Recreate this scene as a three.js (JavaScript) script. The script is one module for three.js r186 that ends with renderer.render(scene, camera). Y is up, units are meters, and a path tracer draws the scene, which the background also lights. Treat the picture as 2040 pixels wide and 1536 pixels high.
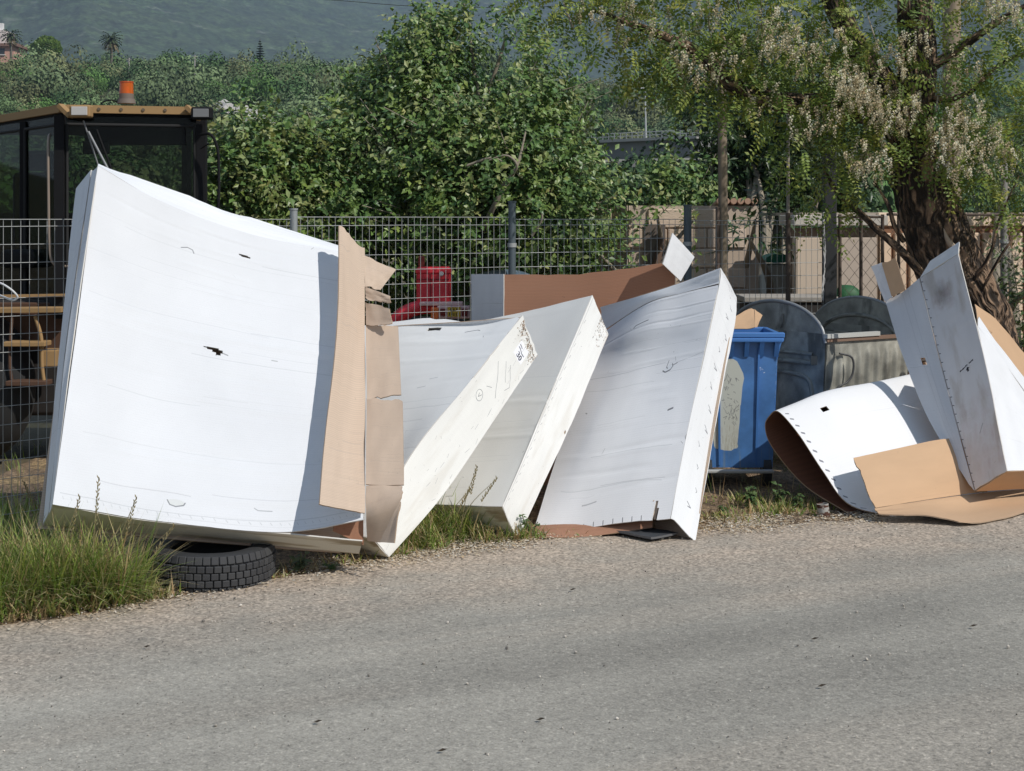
import * as THREE from 'three';
import { mergeGeometries } from 'three/addons/utils/BufferGeometryUtils.js';
import { RoundedBoxGeometry } from 'three/addons/geometries/RoundedBoxGeometry.js';

// ---------- camera, sky, sun, exposure ----------
const F = 3000, CX = 1020, HY = 437, EYE = 1.8;                 // focal length in photo pixels, principal column, horizon row, eye height
const V = (x, y, z) => new THREE.Vector3(x, y, z);
const at = (x, y, d) => V((x - CX) / F * d, EYE - (y - HY) / F * d, -d);
const onGround = (x, y) => at(x, y, F * EYE / (y - HY));
const scene = new THREE.Scene();
const camera = new THREE.PerspectiveCamera(2 * Math.atan(768 / F) * 180 / Math.PI, 2040 / 1536, 0.1, 12000);
camera.position.set(0, EYE, 0); camera.lookAt(0, EYE, -10);
camera.setViewOffset(2040, 1536, 0, 768 - HY, 2040, 1536);
scene.add(camera);
const SUN = V(0.585, 0.69, 0.43).normalize();
const sun = new THREE.DirectionalLight(new THREE.Color(1.0, 0.955, 0.89), 4.6);
sun.position.copy(SUN).multiplyScalar(60).add(V(0, 0, -12)); sun.target.position.set(0, 0, -12);
sun.castShadow = true; sun.shadow.mapSize.set(4096, 4096);
Object.assign(sun.shadow.camera, { left: -25, right: 25, top: 25, bottom: -25, near: 1, far: 160 });
scene.add(sun, sun.target);
{
  const w = 512, h = 256, a = new Float32Array(w * h * 4);
  for (let j = 0; j < h; j++) {
    const el = ((j + 0.5) / h - 0.5) * Math.PI, e = Math.max(0, Math.sin(el));
    const k = Math.pow(1 - e, 3.2);
    for (let i = 0; i < w; i++) {
      const o = (j * w + i) * 4;
      if (el < 0) { a[o] = 0.26; a[o + 1] = 0.27; a[o + 2] = 0.27; }
      else { a[o] = 0.25 + 0.33 * k; a[o + 1] = 0.345 + 0.29 * k; a[o + 2] = 0.50 + 0.17 * k; }
      a[o + 3] = 1;
    }
  }
  const t = new THREE.DataTexture(a, w, h, THREE.RGBAFormat, THREE.FloatType);
  t.mapping = THREE.EquirectangularReflectionMapping; t.magFilter = THREE.LinearFilter; t.minFilter = THREE.LinearFilter; t.needsUpdate = true;
  scene.background = t; scene.environment = t; scene.environmentIntensity = 1; scene.backgroundIntensity = 1;
}
scene.fog = new THREE.FogExp2(new THREE.Color(0.35, 0.46, 0.62), 0.00019);
const renderer = new THREE.WebGLRenderer({ antialias: true });
renderer.setSize(1024, 771);
renderer.toneMapping = THREE.LinearToneMapping; renderer.toneMappingExposure = 0.86;
renderer.shadowMap.enabled = true;

// ---------- helpers ----------
function rng(s) { s = (s * 2654435761) >>> 0 || 1; return () => { s |= 0; s = s + 0x6D2B79F5 | 0; let t = Math.imul(s ^ s >>> 15, 1 | s); t = t + Math.imul(t ^ t >>> 7, 61 | t) ^ t; return ((t ^ t >>> 14) >>> 0) / 4294967296; }; }
const lerp = (a, b, t) => a + (b - a) * t, clamp = (x, a = 0, b = 1) => Math.min(b, Math.max(a, x)), sstep = (a, b, x) => { const t = clamp((x - a) / (b - a)); return t * t * (3 - 2 * t); };
function hash2(x, y, s) { let h = Math.imul(x, 374761393) + Math.imul(y, 668265263) + Math.imul(s, 1274126177) | 0; h = Math.imul(h ^ h >>> 13, 1274126177); return ((h ^ h >>> 16) >>> 0) / 4294967296; }
function vn(x, y, s = 0) { const i = Math.floor(x), j = Math.floor(y), u = x - i, v = y - j, a = u * u * (3 - 2 * u), b = v * v * (3 - 2 * v); return lerp(lerp(hash2(i, j, s), hash2(i + 1, j, s), a), lerp(hash2(i, j + 1, s), hash2(i + 1, j + 1, s), a), b); }
function fbm(x, y, s = 0, o = 4) { let t = 0, a = 0.5, n = 0; for (let k = 0; k < o; k++) { t += a * vn(x, y, s + k * 17); n += a; x *= 2.03; y *= 2.03; a *= 0.5; } return t / n; }
const lin = (r, g, b) => new THREE.Color().setRGB(r, g, b);
const mat = (c, rough = 0.8, extra = {}) => new THREE.MeshStandardMaterial({ color: Array.isArray(c) ? lin(...c) : c, roughness: rough, ...extra });
const taken = {};
const numbered = n => { const k = taken[n] = (taken[n] ?? -1) + 1; return k ? `${n}_${String(k).padStart(3, '0')}` : n; };
const baseOf = new Map();
function tag(o, label, category, group) { Object.assign(o.userData, { label, category }); if (group) o.userData.group = group; return o; }
function thing(name, label, category, base, group) {               // a Group at the thing's base; parts are given in world coordinates
  const g = new THREE.Group(); g.name = numbered(name); g.position.copy(base); scene.add(g); baseOf.set(g, base.clone());
  return tag(g, label, category, group);
}
function part(name, geo, m, parent) {                               // one named Mesh under a thing or a part; geometry comes in world coordinates
  if (Array.isArray(geo)) geo = merge(geo);
  const b = baseOf.get(parent); if (b) geo.translate(-b.x, -b.y, -b.z);
  const o = new THREE.Mesh(geo, m); o.name = name; o.castShadow = o.receiveShadow = true; parent.add(o); baseOf.set(o, b ?? V(0, 0, 0)); return o;
}
function struct(name, geo, m) { const o = new THREE.Mesh(Array.isArray(geo) ? merge(geo) : geo, m); o.name = numbered(name); o.userData.kind = 'structure'; o.castShadow = o.receiveShadow = true; scene.add(o); return o; }
function stuff(name, geo, m, label, category) { const o = new THREE.Mesh(geo, m); o.name = numbered(name); Object.assign(o.userData, { kind: 'stuff', label, category }); o.castShadow = o.receiveShadow = true; scene.add(o); return o; }
function merge(list) {
  const l = list.map(g => { g = g.index ? g.toNonIndexed() : g; for (const k of Object.keys(g.attributes)) if (!['position', 'normal', 'uv'].includes(k)) g.deleteAttribute(k); g.morphAttributes = {}; return g; });
  return l.length === 1 ? l[0] : mergeGeometries(l, false);
}
function box(w, h, d, p = V(0, 0, 0), m4) { const g = new THREE.BoxGeometry(w, h, d); if (m4) g.applyMatrix4(m4); return g.translate(p.x, p.y, p.z); }
function rbox(w, h, d, r, p = V(0, 0, 0), m4) { const g = new RoundedBoxGeometry(w, h, d, 2, r); if (m4) g.applyMatrix4(m4); return g.translate(p.x, p.y, p.z); }
function bar(a, b, r, sides = 6, r2 = r) {
  const dir = b.clone().sub(a), L = dir.length(), g = new THREE.CylinderGeometry(r2, r, L, sides, 1);
  g.applyQuaternion(new THREE.Quaternion().setFromUnitVectors(V(0, 1, 0), dir.normalize()));
  return g.translate((a.x + b.x) / 2, (a.y + b.y) / 2, (a.z + b.z) / 2);
}
function beam(a, b, w, h, up = V(0, 1, 0)) {                        // rectangular bar from a to b
  const z = b.clone().sub(a), L = z.length(); z.normalize(); const x = up.clone().cross(z).normalize(), y = z.clone().cross(x);
  return new THREE.BoxGeometry(w, h, L).applyMatrix4(new THREE.Matrix4().makeBasis(x, y, z).setPosition(a.clone().add(b).multiplyScalar(0.5)));
}
function pipe(pts, r, sides = 6, segs = 24) { return new THREE.TubeGeometry(new THREE.CatmullRomCurve3(pts), segs, r, sides); }
function limb(pts, radii, sides = 8, segs = 20, rough = 0, seed = 1) {  // tapered, bumpy branch
  const c = new THREE.CatmullRomCurve3(pts), P = [], U = [], I = [], fr = c.computeFrenetFrames(segs, false);
  let run = 0, last = null;
  for (let i = 0; i <= segs; i++) {
    const t = i / segs, p = c.getPoint(t), k = t * (radii.length - 1), j = Math.min(radii.length - 2, Math.floor(k)), r = lerp(radii[j], radii[j + 1], k - j);
    if (last) run += p.distanceTo(last); last = p;
    for (let s = 0; s <= sides; s++) {
      const a = s / sides * Math.PI * 2, q = (s % sides) / sides;
      const tw = a + run * 0.9;
      const rr = r * (1 + rough * (Math.abs(Math.sin(tw * 3.5 + 2.2 * vn(run * 2, q * 5, seed))) * 0.35 + 0.5 * Math.abs(Math.sin(tw * 13 + 3 * vn(run * 4, q * 9, seed + 1))) + 0.6 * (vn(run * 9, q * 14, seed + 3) - 0.5) + 0.4 * (vn(run * 25, q * 30, seed + 5) - 0.5) - 0.6));
      const n = fr.normals[i].clone().multiplyScalar(Math.cos(a)).addScaledVector(fr.binormals[i], Math.sin(a));
      P.push(p.x + n.x * rr, p.y + n.y * rr, p.z + n.z * rr); U.push(s / sides * r * 6.3, run);
    }
  }
  const w = sides + 1;
  for (let i = 0; i < segs; i++) for (let s = 0; s < sides; s++) { const a = i * w + s; I.push(a, a + 1, a + w, a + 1, a + w + 1, a + w); }
  const g = new THREE.BufferGeometry(); g.setAttribute('position', new THREE.Float32BufferAttribute(P, 3)); g.setAttribute('uv', new THREE.Float32BufferAttribute(U, 2)); g.setIndex(I); g.computeVertexNormals(); return g;
}
class Soup {                                                        // triangles with a colour each
  constructor() { this.p = []; this.c = []; }
  tri(a, b, c, k) { this.p.push(a.x, a.y, a.z, b.x, b.y, b.z, c.x, c.y, c.z); for (let i = 0; i < 3; i++) this.c.push(k[0], k[1], k[2]); }
  leaf(b, dir, nrm, len, wid, k, fold = 0.12, droop = 0.12) {
    const side = dir.clone().cross(nrm).normalize();
    const m = b.clone().addScaledVector(dir, len * 0.45), tip = b.clone().addScaledVector(dir, len).addScaledVector(nrm, -len * droop);
    const L = m.clone().addScaledVector(side, wid / 2).addScaledVector(nrm, wid * fold), R = m.clone().addScaledVector(side, -wid / 2).addScaledVector(nrm, wid * fold);
    this.tri(b, m, L, k); this.tri(b, R, m, k); this.tri(m, tip, L, k); this.tri(m, R, tip, k);
  }
  quad(b, dir, nrm, len, wid, k) {                                  // two-triangle leaflet
    const side = dir.clone().cross(nrm).normalize(), m = b.clone().addScaledVector(dir, len * 0.5), tip = b.clone().addScaledVector(dir, len);
    const L = m.clone().addScaledVector(side, wid / 2), R = m.clone().addScaledVector(side, -wid / 2);
    this.tri(b, R, L, k); this.tri(R, tip, L, k);
  }
  blade(p, dir, len, wid, bend, k, k2) {                            // grass blade in three pieces
    const d = dir.clone().normalize(), side = V(-d.z, 0, d.x); if (side.lengthSq() < 1e-4) side.set(1, 0, 0); side.normalize();
    let a = p.clone(), up = V(d.x * 0.25, 1, d.z * 0.25).normalize(), w = wid, prevL = a.clone().addScaledVector(side, w / 2), prevR = a.clone().addScaledVector(side, -w / 2);
    for (let i = 1; i <= 3; i++) {
      up = up.lerp(V(d.x, 0.15 - bend * 0.6, d.z).normalize(), bend * 0.42).normalize(); a = a.clone().addScaledVector(up, len / 3); w = wid * (1 - i / 3.05);
      const L = a.clone().addScaledVector(side, w / 2), R = a.clone().addScaledVector(side, -w / 2), kk = i === 3 ? k2 : k;
      this.tri(prevR, L, prevL, kk); if (i < 3) this.tri(prevR, R, L, kk); prevL = L; prevR = R;
    }
    return a;
  }
  geo() { const g = new THREE.BufferGeometry(); g.setAttribute('position', new THREE.Float32BufferAttribute(this.p, 3)); g.setAttribute('color', new THREE.Float32BufferAttribute(this.c, 3)); g.computeVertexNormals(); return g; }
}
const sphereDir = R => { const z = R() * 2 - 1, a = R() * 6.2832, s = Math.sqrt(1 - z * z); return V(s * Math.cos(a), z, s * Math.sin(a)); };
const vary = (k, R, a) => { const f = 1 + (R() - 0.5) * a, y = 1 + (R() - 0.5) * a * 0.6; return [k[0] * f * y, k[1] * f, k[2] * f * (2 - y)]; };
function dataTex(w, h, fn, srgb = true, repeat = null) {
  const a = new Uint8Array(w * h * 4), o = [0, 0, 0];
  for (let j = 0; j < h; j++) for (let i = 0; i < w; i++) { fn(i / w, j / h, o, i, j); const q = (j * w + i) * 4; a[q] = clamp(o[0], 0, 255); a[q + 1] = clamp(o[1], 0, 255); a[q + 2] = clamp(o[2], 0, 255); a[q + 3] = 255; }
  const t = new THREE.DataTexture(a, w, h); t.magFilter = t.minFilter = THREE.LinearFilter; if (srgb) t.colorSpace = THREE.SRGBColorSpace;
  t.wrapS = t.wrapT = THREE.RepeatWrapping; if (repeat) t.repeat.set(...repeat); t.needsUpdate = true; return t;
}
function canvasTex(w, h, draw, srgb = true) {
  const c = document.createElement('canvas'); c.width = w; c.height = h; const g = c.getContext('2d'); draw(g, w, h);
  const t = new THREE.CanvasTexture(c); t.wrapS = t.wrapT = THREE.ClampToEdgeWrapping; t.magFilter = THREE.LinearFilter; if (srgb) t.colorSpace = THREE.SRGBColorSpace; return t;
}
// a sheet of board through a grid of points (rows from top to bottom, columns from left to right as seen from its front), with real thickness, slots and torn edges
function board(grid, o = {}) {
  const { nu = 14, nv = 18, t = 0.007, holes = [], torn = {}, seed = 1, wave = 0.004, flat = false, creases = 0, rag = 0.0025 } = o;
  const cR = rng(seed + 77), CR = Array.from({ length: creases }, () => [cR() * 1.02, (cR() - 0.5) * 0.05, cR() * 0.7 - 0.1, 0.25 + cR() * 0.9, (cR() < 0.5 ? -1 : 1) * (0.0012 + 0.003 * cR()), 0.003 + 0.005 * cR()]);
  const line = (n, k0, k1) => { const s = new Set(); for (let i = 0; i <= n; i++) s.add(i / n); for (const h of holes) { s.add(h[k0]); s.add(h[k1]); } return [...s].sort((a, b) => a - b).filter((x, i, a) => i === 0 || x - a[i - 1] > 1e-6); };
  const us = line(nu, 0, 1), vs = line(nv, 2, 3), R = grid.length, C = grid[0].length;
  const cr = (get, n, t) => {
    const k = clamp(t) * (n - 1), i = Math.min(n - 2, Math.floor(k)), f = k - i, p1 = get(i), p2 = get(i + 1);
    if (flat || n === 2) return p1.clone().lerp(p2, f);
    const p0 = i > 0 ? get(i - 1) : p1.clone().multiplyScalar(2).sub(p2), p3 = i < n - 2 ? get(i + 2) : p2.clone().multiplyScalar(2).sub(p1), f2 = f * f, f3 = f2 * f;
    const h = (a, b, c, d) => 0.5 * (2 * b + (c - a) * f + (2 * a - 5 * b + 4 * c - d) * f2 + (3 * b - a - 3 * c + d) * f3);
    return V(h(p0.x, p1.x, p2.x, p3.x), h(p0.y, p1.y, p2.y, p3.y), h(p0.z, p1.z, p2.z, p3.z));
  };
  const S = (u, v) => cr(r => cr(c => grid[r][c], C, u), R, v);
  const tear = (k, q, s) => (torn[k] ?? rag) ? (torn[k] ?? rag) * (0.9 * (vn(q * 7, s * 3.3, seed + s) - 0.3) + 0.5 * (vn(q * 23, s, seed + 9) - 0.5)) : 0;
  const P = [], N = [], UV = [], w = us.length, hN = vs.length;
  for (let j = 0; j < hN; j++) for (let i = 0; i < w; i++) {
    let u = us[i], v = vs[j];
    const u0 = tear('left', v, 1), u1 = tear('right', v, 2), v0 = tear('top', u, 3), v1 = tear('bottom', u, 4);
    const uu = lerp(u0, 1 - u1, u), vv = lerp(v0, 1 - v1, v);
    const p = S(uu, vv), e = 0.004, a = S(clamp(uu + e), vv).sub(S(clamp(uu - e), vv)), b = S(uu, clamp(vv - e)).sub(S(uu, clamp(vv + e))), n = a.cross(b).normalize();
    p.addScaledVector(n, wave * ((fbm(uu * 3.1, vv * 3.7, seed, 3) - 0.5) * 2));
    for (const [v0, sl, ua, ul, dp, wd] of CR) { const k = (vv - v0 - sl * (uu - 0.5) - 0.006 * (vn(uu * 6, v0 * 50, seed) - 0.5)) / wd; if (Math.abs(k) < 3 && uu > ua && uu < ua + ul) p.addScaledVector(n, dp * Math.exp(-k * k) * sstep(0, 0.12, uu - ua) * sstep(0, 0.12, ua + ul - uu)); }
    P.push(p); N.push(n); UV.push([u, 1 - v]);
  }
  const inHole = (u, v) => holes.some(h => u > h[0] && u < h[1] && v > h[2] && v < h[3]);
  const cell = (i, j) => i >= 0 && j >= 0 && i < w - 1 && j < hN - 1 && !inHole((us[i] + us[i + 1]) / 2, (vs[j] + vs[j + 1]) / 2);
  const pos = [], uv = [], idx = [[], [], []], back = P.map((p, i) => p.clone().addScaledVector(N[i], -t));
  for (const a of [P, back]) a.forEach((p, i) => { pos.push(p.x, p.y, p.z); uv.push(...UV[i]); });
  let nx = pos.length / 3; const M = P.length;
  const wall = (a, b) => { for (const p of [P[a], P[b], back[b], back[a]]) { pos.push(p.x, p.y, p.z); uv.push(0.5, 0.5); } idx[2].push(nx, nx + 2, nx + 1, nx, nx + 3, nx + 2); nx += 4; };
  for (let j = 0; j < hN - 1; j++) for (let i = 0; i < w - 1; i++) {
    if (!cell(i, j)) continue;
    const a = j * w + i, b = a + 1, c = a + w, d = c + 1;
    idx[0].push(a, c, b, b, c, d); idx[1].push(M + a, M + b, M + c, M + b, M + d, M + c);
    if (!cell(i, j - 1)) wall(a, b); if (!cell(i, j + 1)) wall(d, c); if (!cell(i - 1, j)) wall(c, a); if (!cell(i + 1, j)) wall(b, d);
  }
  const g = new THREE.BufferGeometry(); g.setAttribute('position', new THREE.Float32BufferAttribute(pos, 3)); g.setAttribute('uv', new THREE.Float32BufferAttribute(uv, 2));
  let s = 0; idx.forEach((l, k) => { g.addGroup(s, l.length, k); s += l.length; }); g.setIndex(idx.flat()); g.computeVertexNormals(); return g;
}
const A = (...r) => r.map(q => at(...q));                            // a row of points from photo column, row and distance

// ---------- materials ----------
const M = {};
M.kraftEdge = mat([0.40, 0.29, 0.20], 0.95);
// board print: creases, scuffs and stains are drawn as matter on the sheet
function boardTex(seed, base, opt = {}) {
  const { creases = 10, scuffs = 12, stain = 0, flute = 0.012, draw = null, w = 1024, h = 1024 } = opt;
  const R = rng(seed);
  const cr = []; for (let i = 0; i < creases; i++) cr.push([R() * 0.8, R(), 0.12 + R() * 0.8, (R() - 0.5) * 0.02, R()]);
  const paint = (g, bump) => {
    if (bump) { g.fillStyle = 'rgb(160,160,160)'; g.fillRect(0, 0, w, h); }
    else {
      const im = g.createImageData(w, h), d = im.data;
      for (let j = 0; j < h; j++) {
        const fl = 1 + flute * (Math.sin(j * 0.9) + 1.2 * (hash2(j, 3, seed) - 0.5));
        for (let i = 0; i < w; i++) {
          const u = i / w, v = j / h;
          let m = fl * (1 + 0.05 * (fbm(u * 6, v * 6, seed, 4) - 0.5) + 0.03 * (hash2(i, j, seed) - 0.5));
          const st = stain ? stain * sstep(0.52, 0.8, fbm(u * 4, v * 5, seed + 40, 5)) : 0, q = (j * w + i) * 4;
          d[q] = base[0] * m * (1 - 0.30 * st); d[q + 1] = base[1] * m * (1 - 0.36 * st); d[q + 2] = base[2] * m * (1 - 0.44 * st); d[q + 3] = 255;
        }
      }
      g.putImageData(im, 0, 0);
    }
    g.lineCap = 'round';
    for (const [x, y, l, dy, k] of cr) {
      g.strokeStyle = bump ? `rgba(70,70,70,${0.3 + 0.5 * k})` : `rgba(120,122,126,${0.06 + 0.16 * k})`; g.lineWidth = bump ? 3 : 1.2 + k;
      g.beginPath(); g.moveTo(x * w, y * h); g.bezierCurveTo((x + l * 0.3) * w, (y + dy) * h, (x + l * 0.6) * w, (y - dy) * h, (x + l) * w, (y + dy * 0.4) * h); g.stroke();
    }
    if (!bump) for (let i = 0; i < scuffs; i++) { const x = R() * w, y = R() * h, a = R() * 6.28, l = 4 + R() * 22; g.strokeStyle = `rgba(60,58,55,${0.15 + R() * 0.35})`; g.lineWidth = 1 + R() * 2.2; g.beginPath(); g.moveTo(x, y); g.lineTo(x + Math.cos(a) * l, y + Math.sin(a) * l); g.stroke(); }
    if (draw) draw(g, w, h, bump, R);
  };
  return { map: canvasTex(w, h, g => paint(g, false)), bumpMap: canvasTex(w, h, g => paint(g, true), false) };
}
const boardMat = (seed, base, opt, rough = 0.72) => new THREE.MeshStandardMaterial({ ...boardTex(seed, base, opt), bumpScale: 0.0018, roughness: rough });
const WHITE = [226, 228, 231], KRAFT = [195, 175, 156], TAN = [196, 163, 130], IVORY = [226, 226, 221];

// ---------- the setting: ground, road, verge, hill, mountain ----------
const edgePx = [[-900, 1400], [-300, 1304], [0, 1250], [180, 1222], [350, 1190], [540, 1158], [720, 1124], [900, 1100], [1100, 1076], [1400, 1057], [1700, 1040], [2040, 1022], [2400, 1004], [3000, 975]];
const edge = edgePx.map(([x, y]) => onGround(x, y));
const edgeCurve = new THREE.CatmullRomCurve3(edge);
const edgePts = edgeCurve.getSpacedPoints(260);
const edgeZ = x => { for (let i = 1; i < edgePts.length; i++) if (edgePts[i].x >= x) { const a = edgePts[i - 1], b = edgePts[i]; return lerp(a.z, b.z, (x - a.x) / (b.x - a.x)); } return edgePts.at(-1).z; };
const roadDir = V(5.4, 0, -2.66).normalize();
function sheet(rows, uvOf) {                                         // grid of points to a mesh
  const P = [], U = [], I = [], w = rows[0].length;
  for (const r of rows) for (const p of r) { P.push(p.x, p.y, p.z); U.push(...uvOf(p)); }
  for (let j = 0; j < rows.length - 1; j++) for (let i = 0; i < w - 1; i++) { const a = j * w + i; I.push(a, a + 1, a + w, a + 1, a + w + 1, a + w); }
  const g = new THREE.BufferGeometry(); g.setAttribute('position', new THREE.Float32BufferAttribute(P, 3)); g.setAttribute('uv', new THREE.Float32BufferAttribute(U, 2)); g.setIndex(I); g.computeVertexNormals();
  if (g.attributes.normal.getY(Math.floor(P.length / 6)) < 0) { for (let k = 0; k < I.length; k += 3) [I[k], I[k + 1]] = [I[k + 1], I[k]]; g.setIndex(I); g.computeVertexNormals(); }
  return g;
}
const uv10 = p => [(p.x + 5) / 10, (-p.z - 2) / 10];
{
  const N = 2048;
  // road: worn grey asphalt, coarse grain, wheel streaks along the road, tan dust drifting in from the verge
  const streak = (x, z, s) => { const l = x * roadDir.x + z * roadDir.z, c = -x * roadDir.z + z * roadDir.x; return fbm(l * 0.25, c * 2.6, s, 4); };
  const roadMap = dataTex(N, N, (u, v, o, i, j) => {
    const x = u * 10 - 5, z = -(v * 10 + 2), toEdge = z - edgeZ(x);
    const g1 = hash2(i, j, 5), g2 = vn(i / 2.1, j / 2.1, 6), g3 = vn(i / 5, j / 5, 7), st = streak(x, z, 8), pt = fbm(x * 0.8, z * 0.8, 9, 4);
    let m = 1.0 + 0.20 * (g1 - 0.5) + 0.12 * (g2 - 0.5) + 0.08 * (g3 - 0.5) + 0.24 * (st - 0.5) + 0.18 * (pt - 0.5);
    if (g2 > 0.86 && g1 > 0.4) m += 0.13; if (g2 < 0.13) m -= 0.09;
    const dust = clamp(sstep(1.9, 0.0, toEdge + 1.1 * (fbm(x * 1.6, z * 2.4, 12, 4) - 0.5)) * (0.45 + 0.9 * fbm(x * 5, z * 7, 13, 4)) + 0.22 * sstep(0.50, 0.75, streak(x, z, 21)));
    const b = 143 * m, dd = 1.0 + 0.5 * (g2 - 0.5) + 0.25 * (g1 - 0.5);
    o[0] = lerp(b * 1.03, 168 * dd, dust); o[1] = lerp(b, 154 * dd, dust); o[2] = lerp(b * 0.93, 138 * dd, dust);
  });
  const roadBump = dataTex(1024, 1024, (u, v, o, i, j) => { const q = 255 * clamp(0.5 + 0.8 * (vn(i / 1.3, j / 1.3, 31) - 0.5) + 0.6 * (vn(i / 3.4, j / 3.4, 32) - 0.5)); o[0] = o[1] = o[2] = q; }, false, [4, 4]);
  roadMap.wrapS = roadMap.wrapT = THREE.MirroredRepeatWrapping;
  const rows = []; const R = rng(4);
  for (let k = 0; k <= 40; k++) rows.push(edgePts.map((p, i) => { const t = k / 40, j = k === 0 ? (fbm(i * 0.35, 1, 3, 3) - 0.5) * 0.16 : 0; return V(p.x, 0.008 + 0.006 * (fbm(p.x * 0.9, t * 14, 2, 3) - 0.5), lerp(p.z + j, 9, t)); }));
  struct('road', sheet(rows, uv10), new THREE.MeshStandardMaterial({ map: roadMap, bumpMap: roadBump, bumpScale: 0.0016, roughness: 0.93 }));
  // verge: dry earth with straw and crumbs
  const vergeMap = dataTex(N, N, (u, v, o, i, j) => {
    const x = u * 10 - 5, z = -(v * 10 + 2), g1 = hash2(i, j, 15), g2 = vn(i / 2, j / 2, 16), g3 = vn(i / 6, j / 6, 17), p = fbm(x * 1.3, z * 1.3, 18, 5), dr = fbm(x * 3 + 9, z * 3, 19, 4);
    const m = 0.92 + 0.32 * (g1 - 0.5) + 0.55 * (g2 - 0.5) + 0.35 * (g3 - 0.5) + 0.5 * (p - 0.5), st = sstep(0.5, 0.66, dr);
    o[0] = lerp(140, 168, st) * m; o[1] = lerp(119, 144, st) * m; o[2] = lerp(96, 108, st) * m;
  });
  vergeMap.wrapS = vergeMap.wrapT = THREE.MirroredRepeatWrapping;
  const vr = [];
  for (let k = 0; k <= 30; k++) vr.push(edgePts.map(p => { const t = k / 30; return V(p.x, 0.004 + (k > 0 ? 0.025 * (fbm(p.x * 2, t * 18, 25, 4) - 0.35) * sstep(0, 0.1, t) : 0), lerp(p.z + 0.25, Math.min(p.z - 6, -13), t)); }).map(p => (p.y = Math.max(p.y, 0.003), p)));
  vr.reverse();
  struct('verge', sheet(vr, uv10), new THREE.MeshStandardMaterial({ map: vergeMap, bumpMap: roadBump, bumpScale: 0.012, roughness: 1 }));
  const earth = dataTex(512, 512, (u, v, o, i, j) => { const m = 0.75 + 0.5 * (fbm(u * 8, v * 8, 41, 5) - 0.5) + 0.2 * (hash2(i, j, 42) - 0.5); o[0] = 128 * m; o[1] = 116 * m; o[2] = 88 * m; }, true, [60, 60]);
  const g = new THREE.PlaneGeometry(700, 700).rotateX(-Math.PI / 2).translate(0, -0.004, -150);
  struct('ground', g, new THREE.MeshStandardMaterial({ map: earth, roughness: 1 }));
}
// near hill, 60 to 420 m away
const hillH = (x, d) => { const t = lerp(sstep(55, 330, d), sstep(188, 330, d), sstep(1, 11, x)); return 27.3 * t + (fbm(x * 0.012 + 3, d * 0.012, 51, 4) - 0.5) * 7 * sstep(70, 160, d) + 2.2 * sstep(-20, -90, x) * t - 0.04 * Math.max(0, d - 330); };
{
  const rows = []; for (let k = 0; k <= 70; k++) { const d = lerp(50, 620, Math.pow(k / 70, 1.5)); rows.push(Array.from({ length: 91 }, (_, i) => { const x = (i / 90 - 0.5) * (240 + d * 1.2); return V(x, hillH(x, d) - 0.3, -d); })); }
  const t = dataTex(512, 512, (u, v, o, i, j) => { const q = fbm(u * 20, v * 20, 61, 5), m = 0.8 + 0.5 * (hash2(i, j, 62) - 0.5); o[0] = lerp(72, 112, q) * m; o[1] = lerp(84, 106, q) * m; o[2] = lerp(46, 74, q) * m; });
  struct('hillside', sheet(rows, p => [p.x / 60, p.z / 60]), new THREE.MeshStandardMaterial({ map: t, roughness: 1 }));
}
// mountain range, 1.2 to 4 km away, scrub cover as colour on a rough surface
const mountH = (x, d) => {
  const base = 640 * sstep(700, 3600, d) + 30 * sstep(600, 1200, d);
  const spur = 1 - Math.abs(Math.sin(x * 0.0028 + 0.9 * fbm(x * 0.001, d * 0.001, 70, 3) + d * 0.0006));
  return base + 230 * (spur - 0.5) * sstep(800, 2200, d) + 90 * (fbm(x * 0.0025, d * 0.0025, 71, 5) - 0.5) * sstep(600, 1500, d);
};
{
  const rows = []; const nx = 420, nd = 260;
  for (let k = 0; k <= nd; k++) { const d = lerp(600, 4200, Math.pow(k / nd, 1.15)); rows.push(Array.from({ length: nx + 1 }, (_, i) => { const x = (i / nx - 0.5) * (700 + d * 0.95); return V(x, mountH(x, d) + 7 * (fbm(x * 0.06, d * 0.05, 72, 3) - 0.5) + 5 * hash2(i, k, 73) - 8, -d); })); }
  const t = dataTex(1024, 1024, (u, v, o, i, j) => {
    const q = fbm(u * 40, v * 40, 81, 5), s = sstep(0.70, 0.78, fbm(u * 70 + 5, v * 90, 83, 5)) * 0.6, m = 0.85 + 0.7 * (vn(i / 1.6, j / 1.6, 82) - 0.5) + 0.4 * (vn(i / 7, j / 7, 84) - 0.5);
    o[0] = lerp(lerp(54, 76, q) * m, 140, s * 0.7); o[1] = lerp(lerp(72, 90, q) * m, 138, s * 0.7); o[2] = lerp(lerp(48, 58, q) * m, 132, s * 0.7);
  });
  struct('mountain', sheet(rows, p => [p.x / 1500, (p.y * 2.6 - p.z * 0.12) / 1500]), new THREE.MeshStandardMaterial({ map: t, roughness: 1 }));
}

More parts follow.
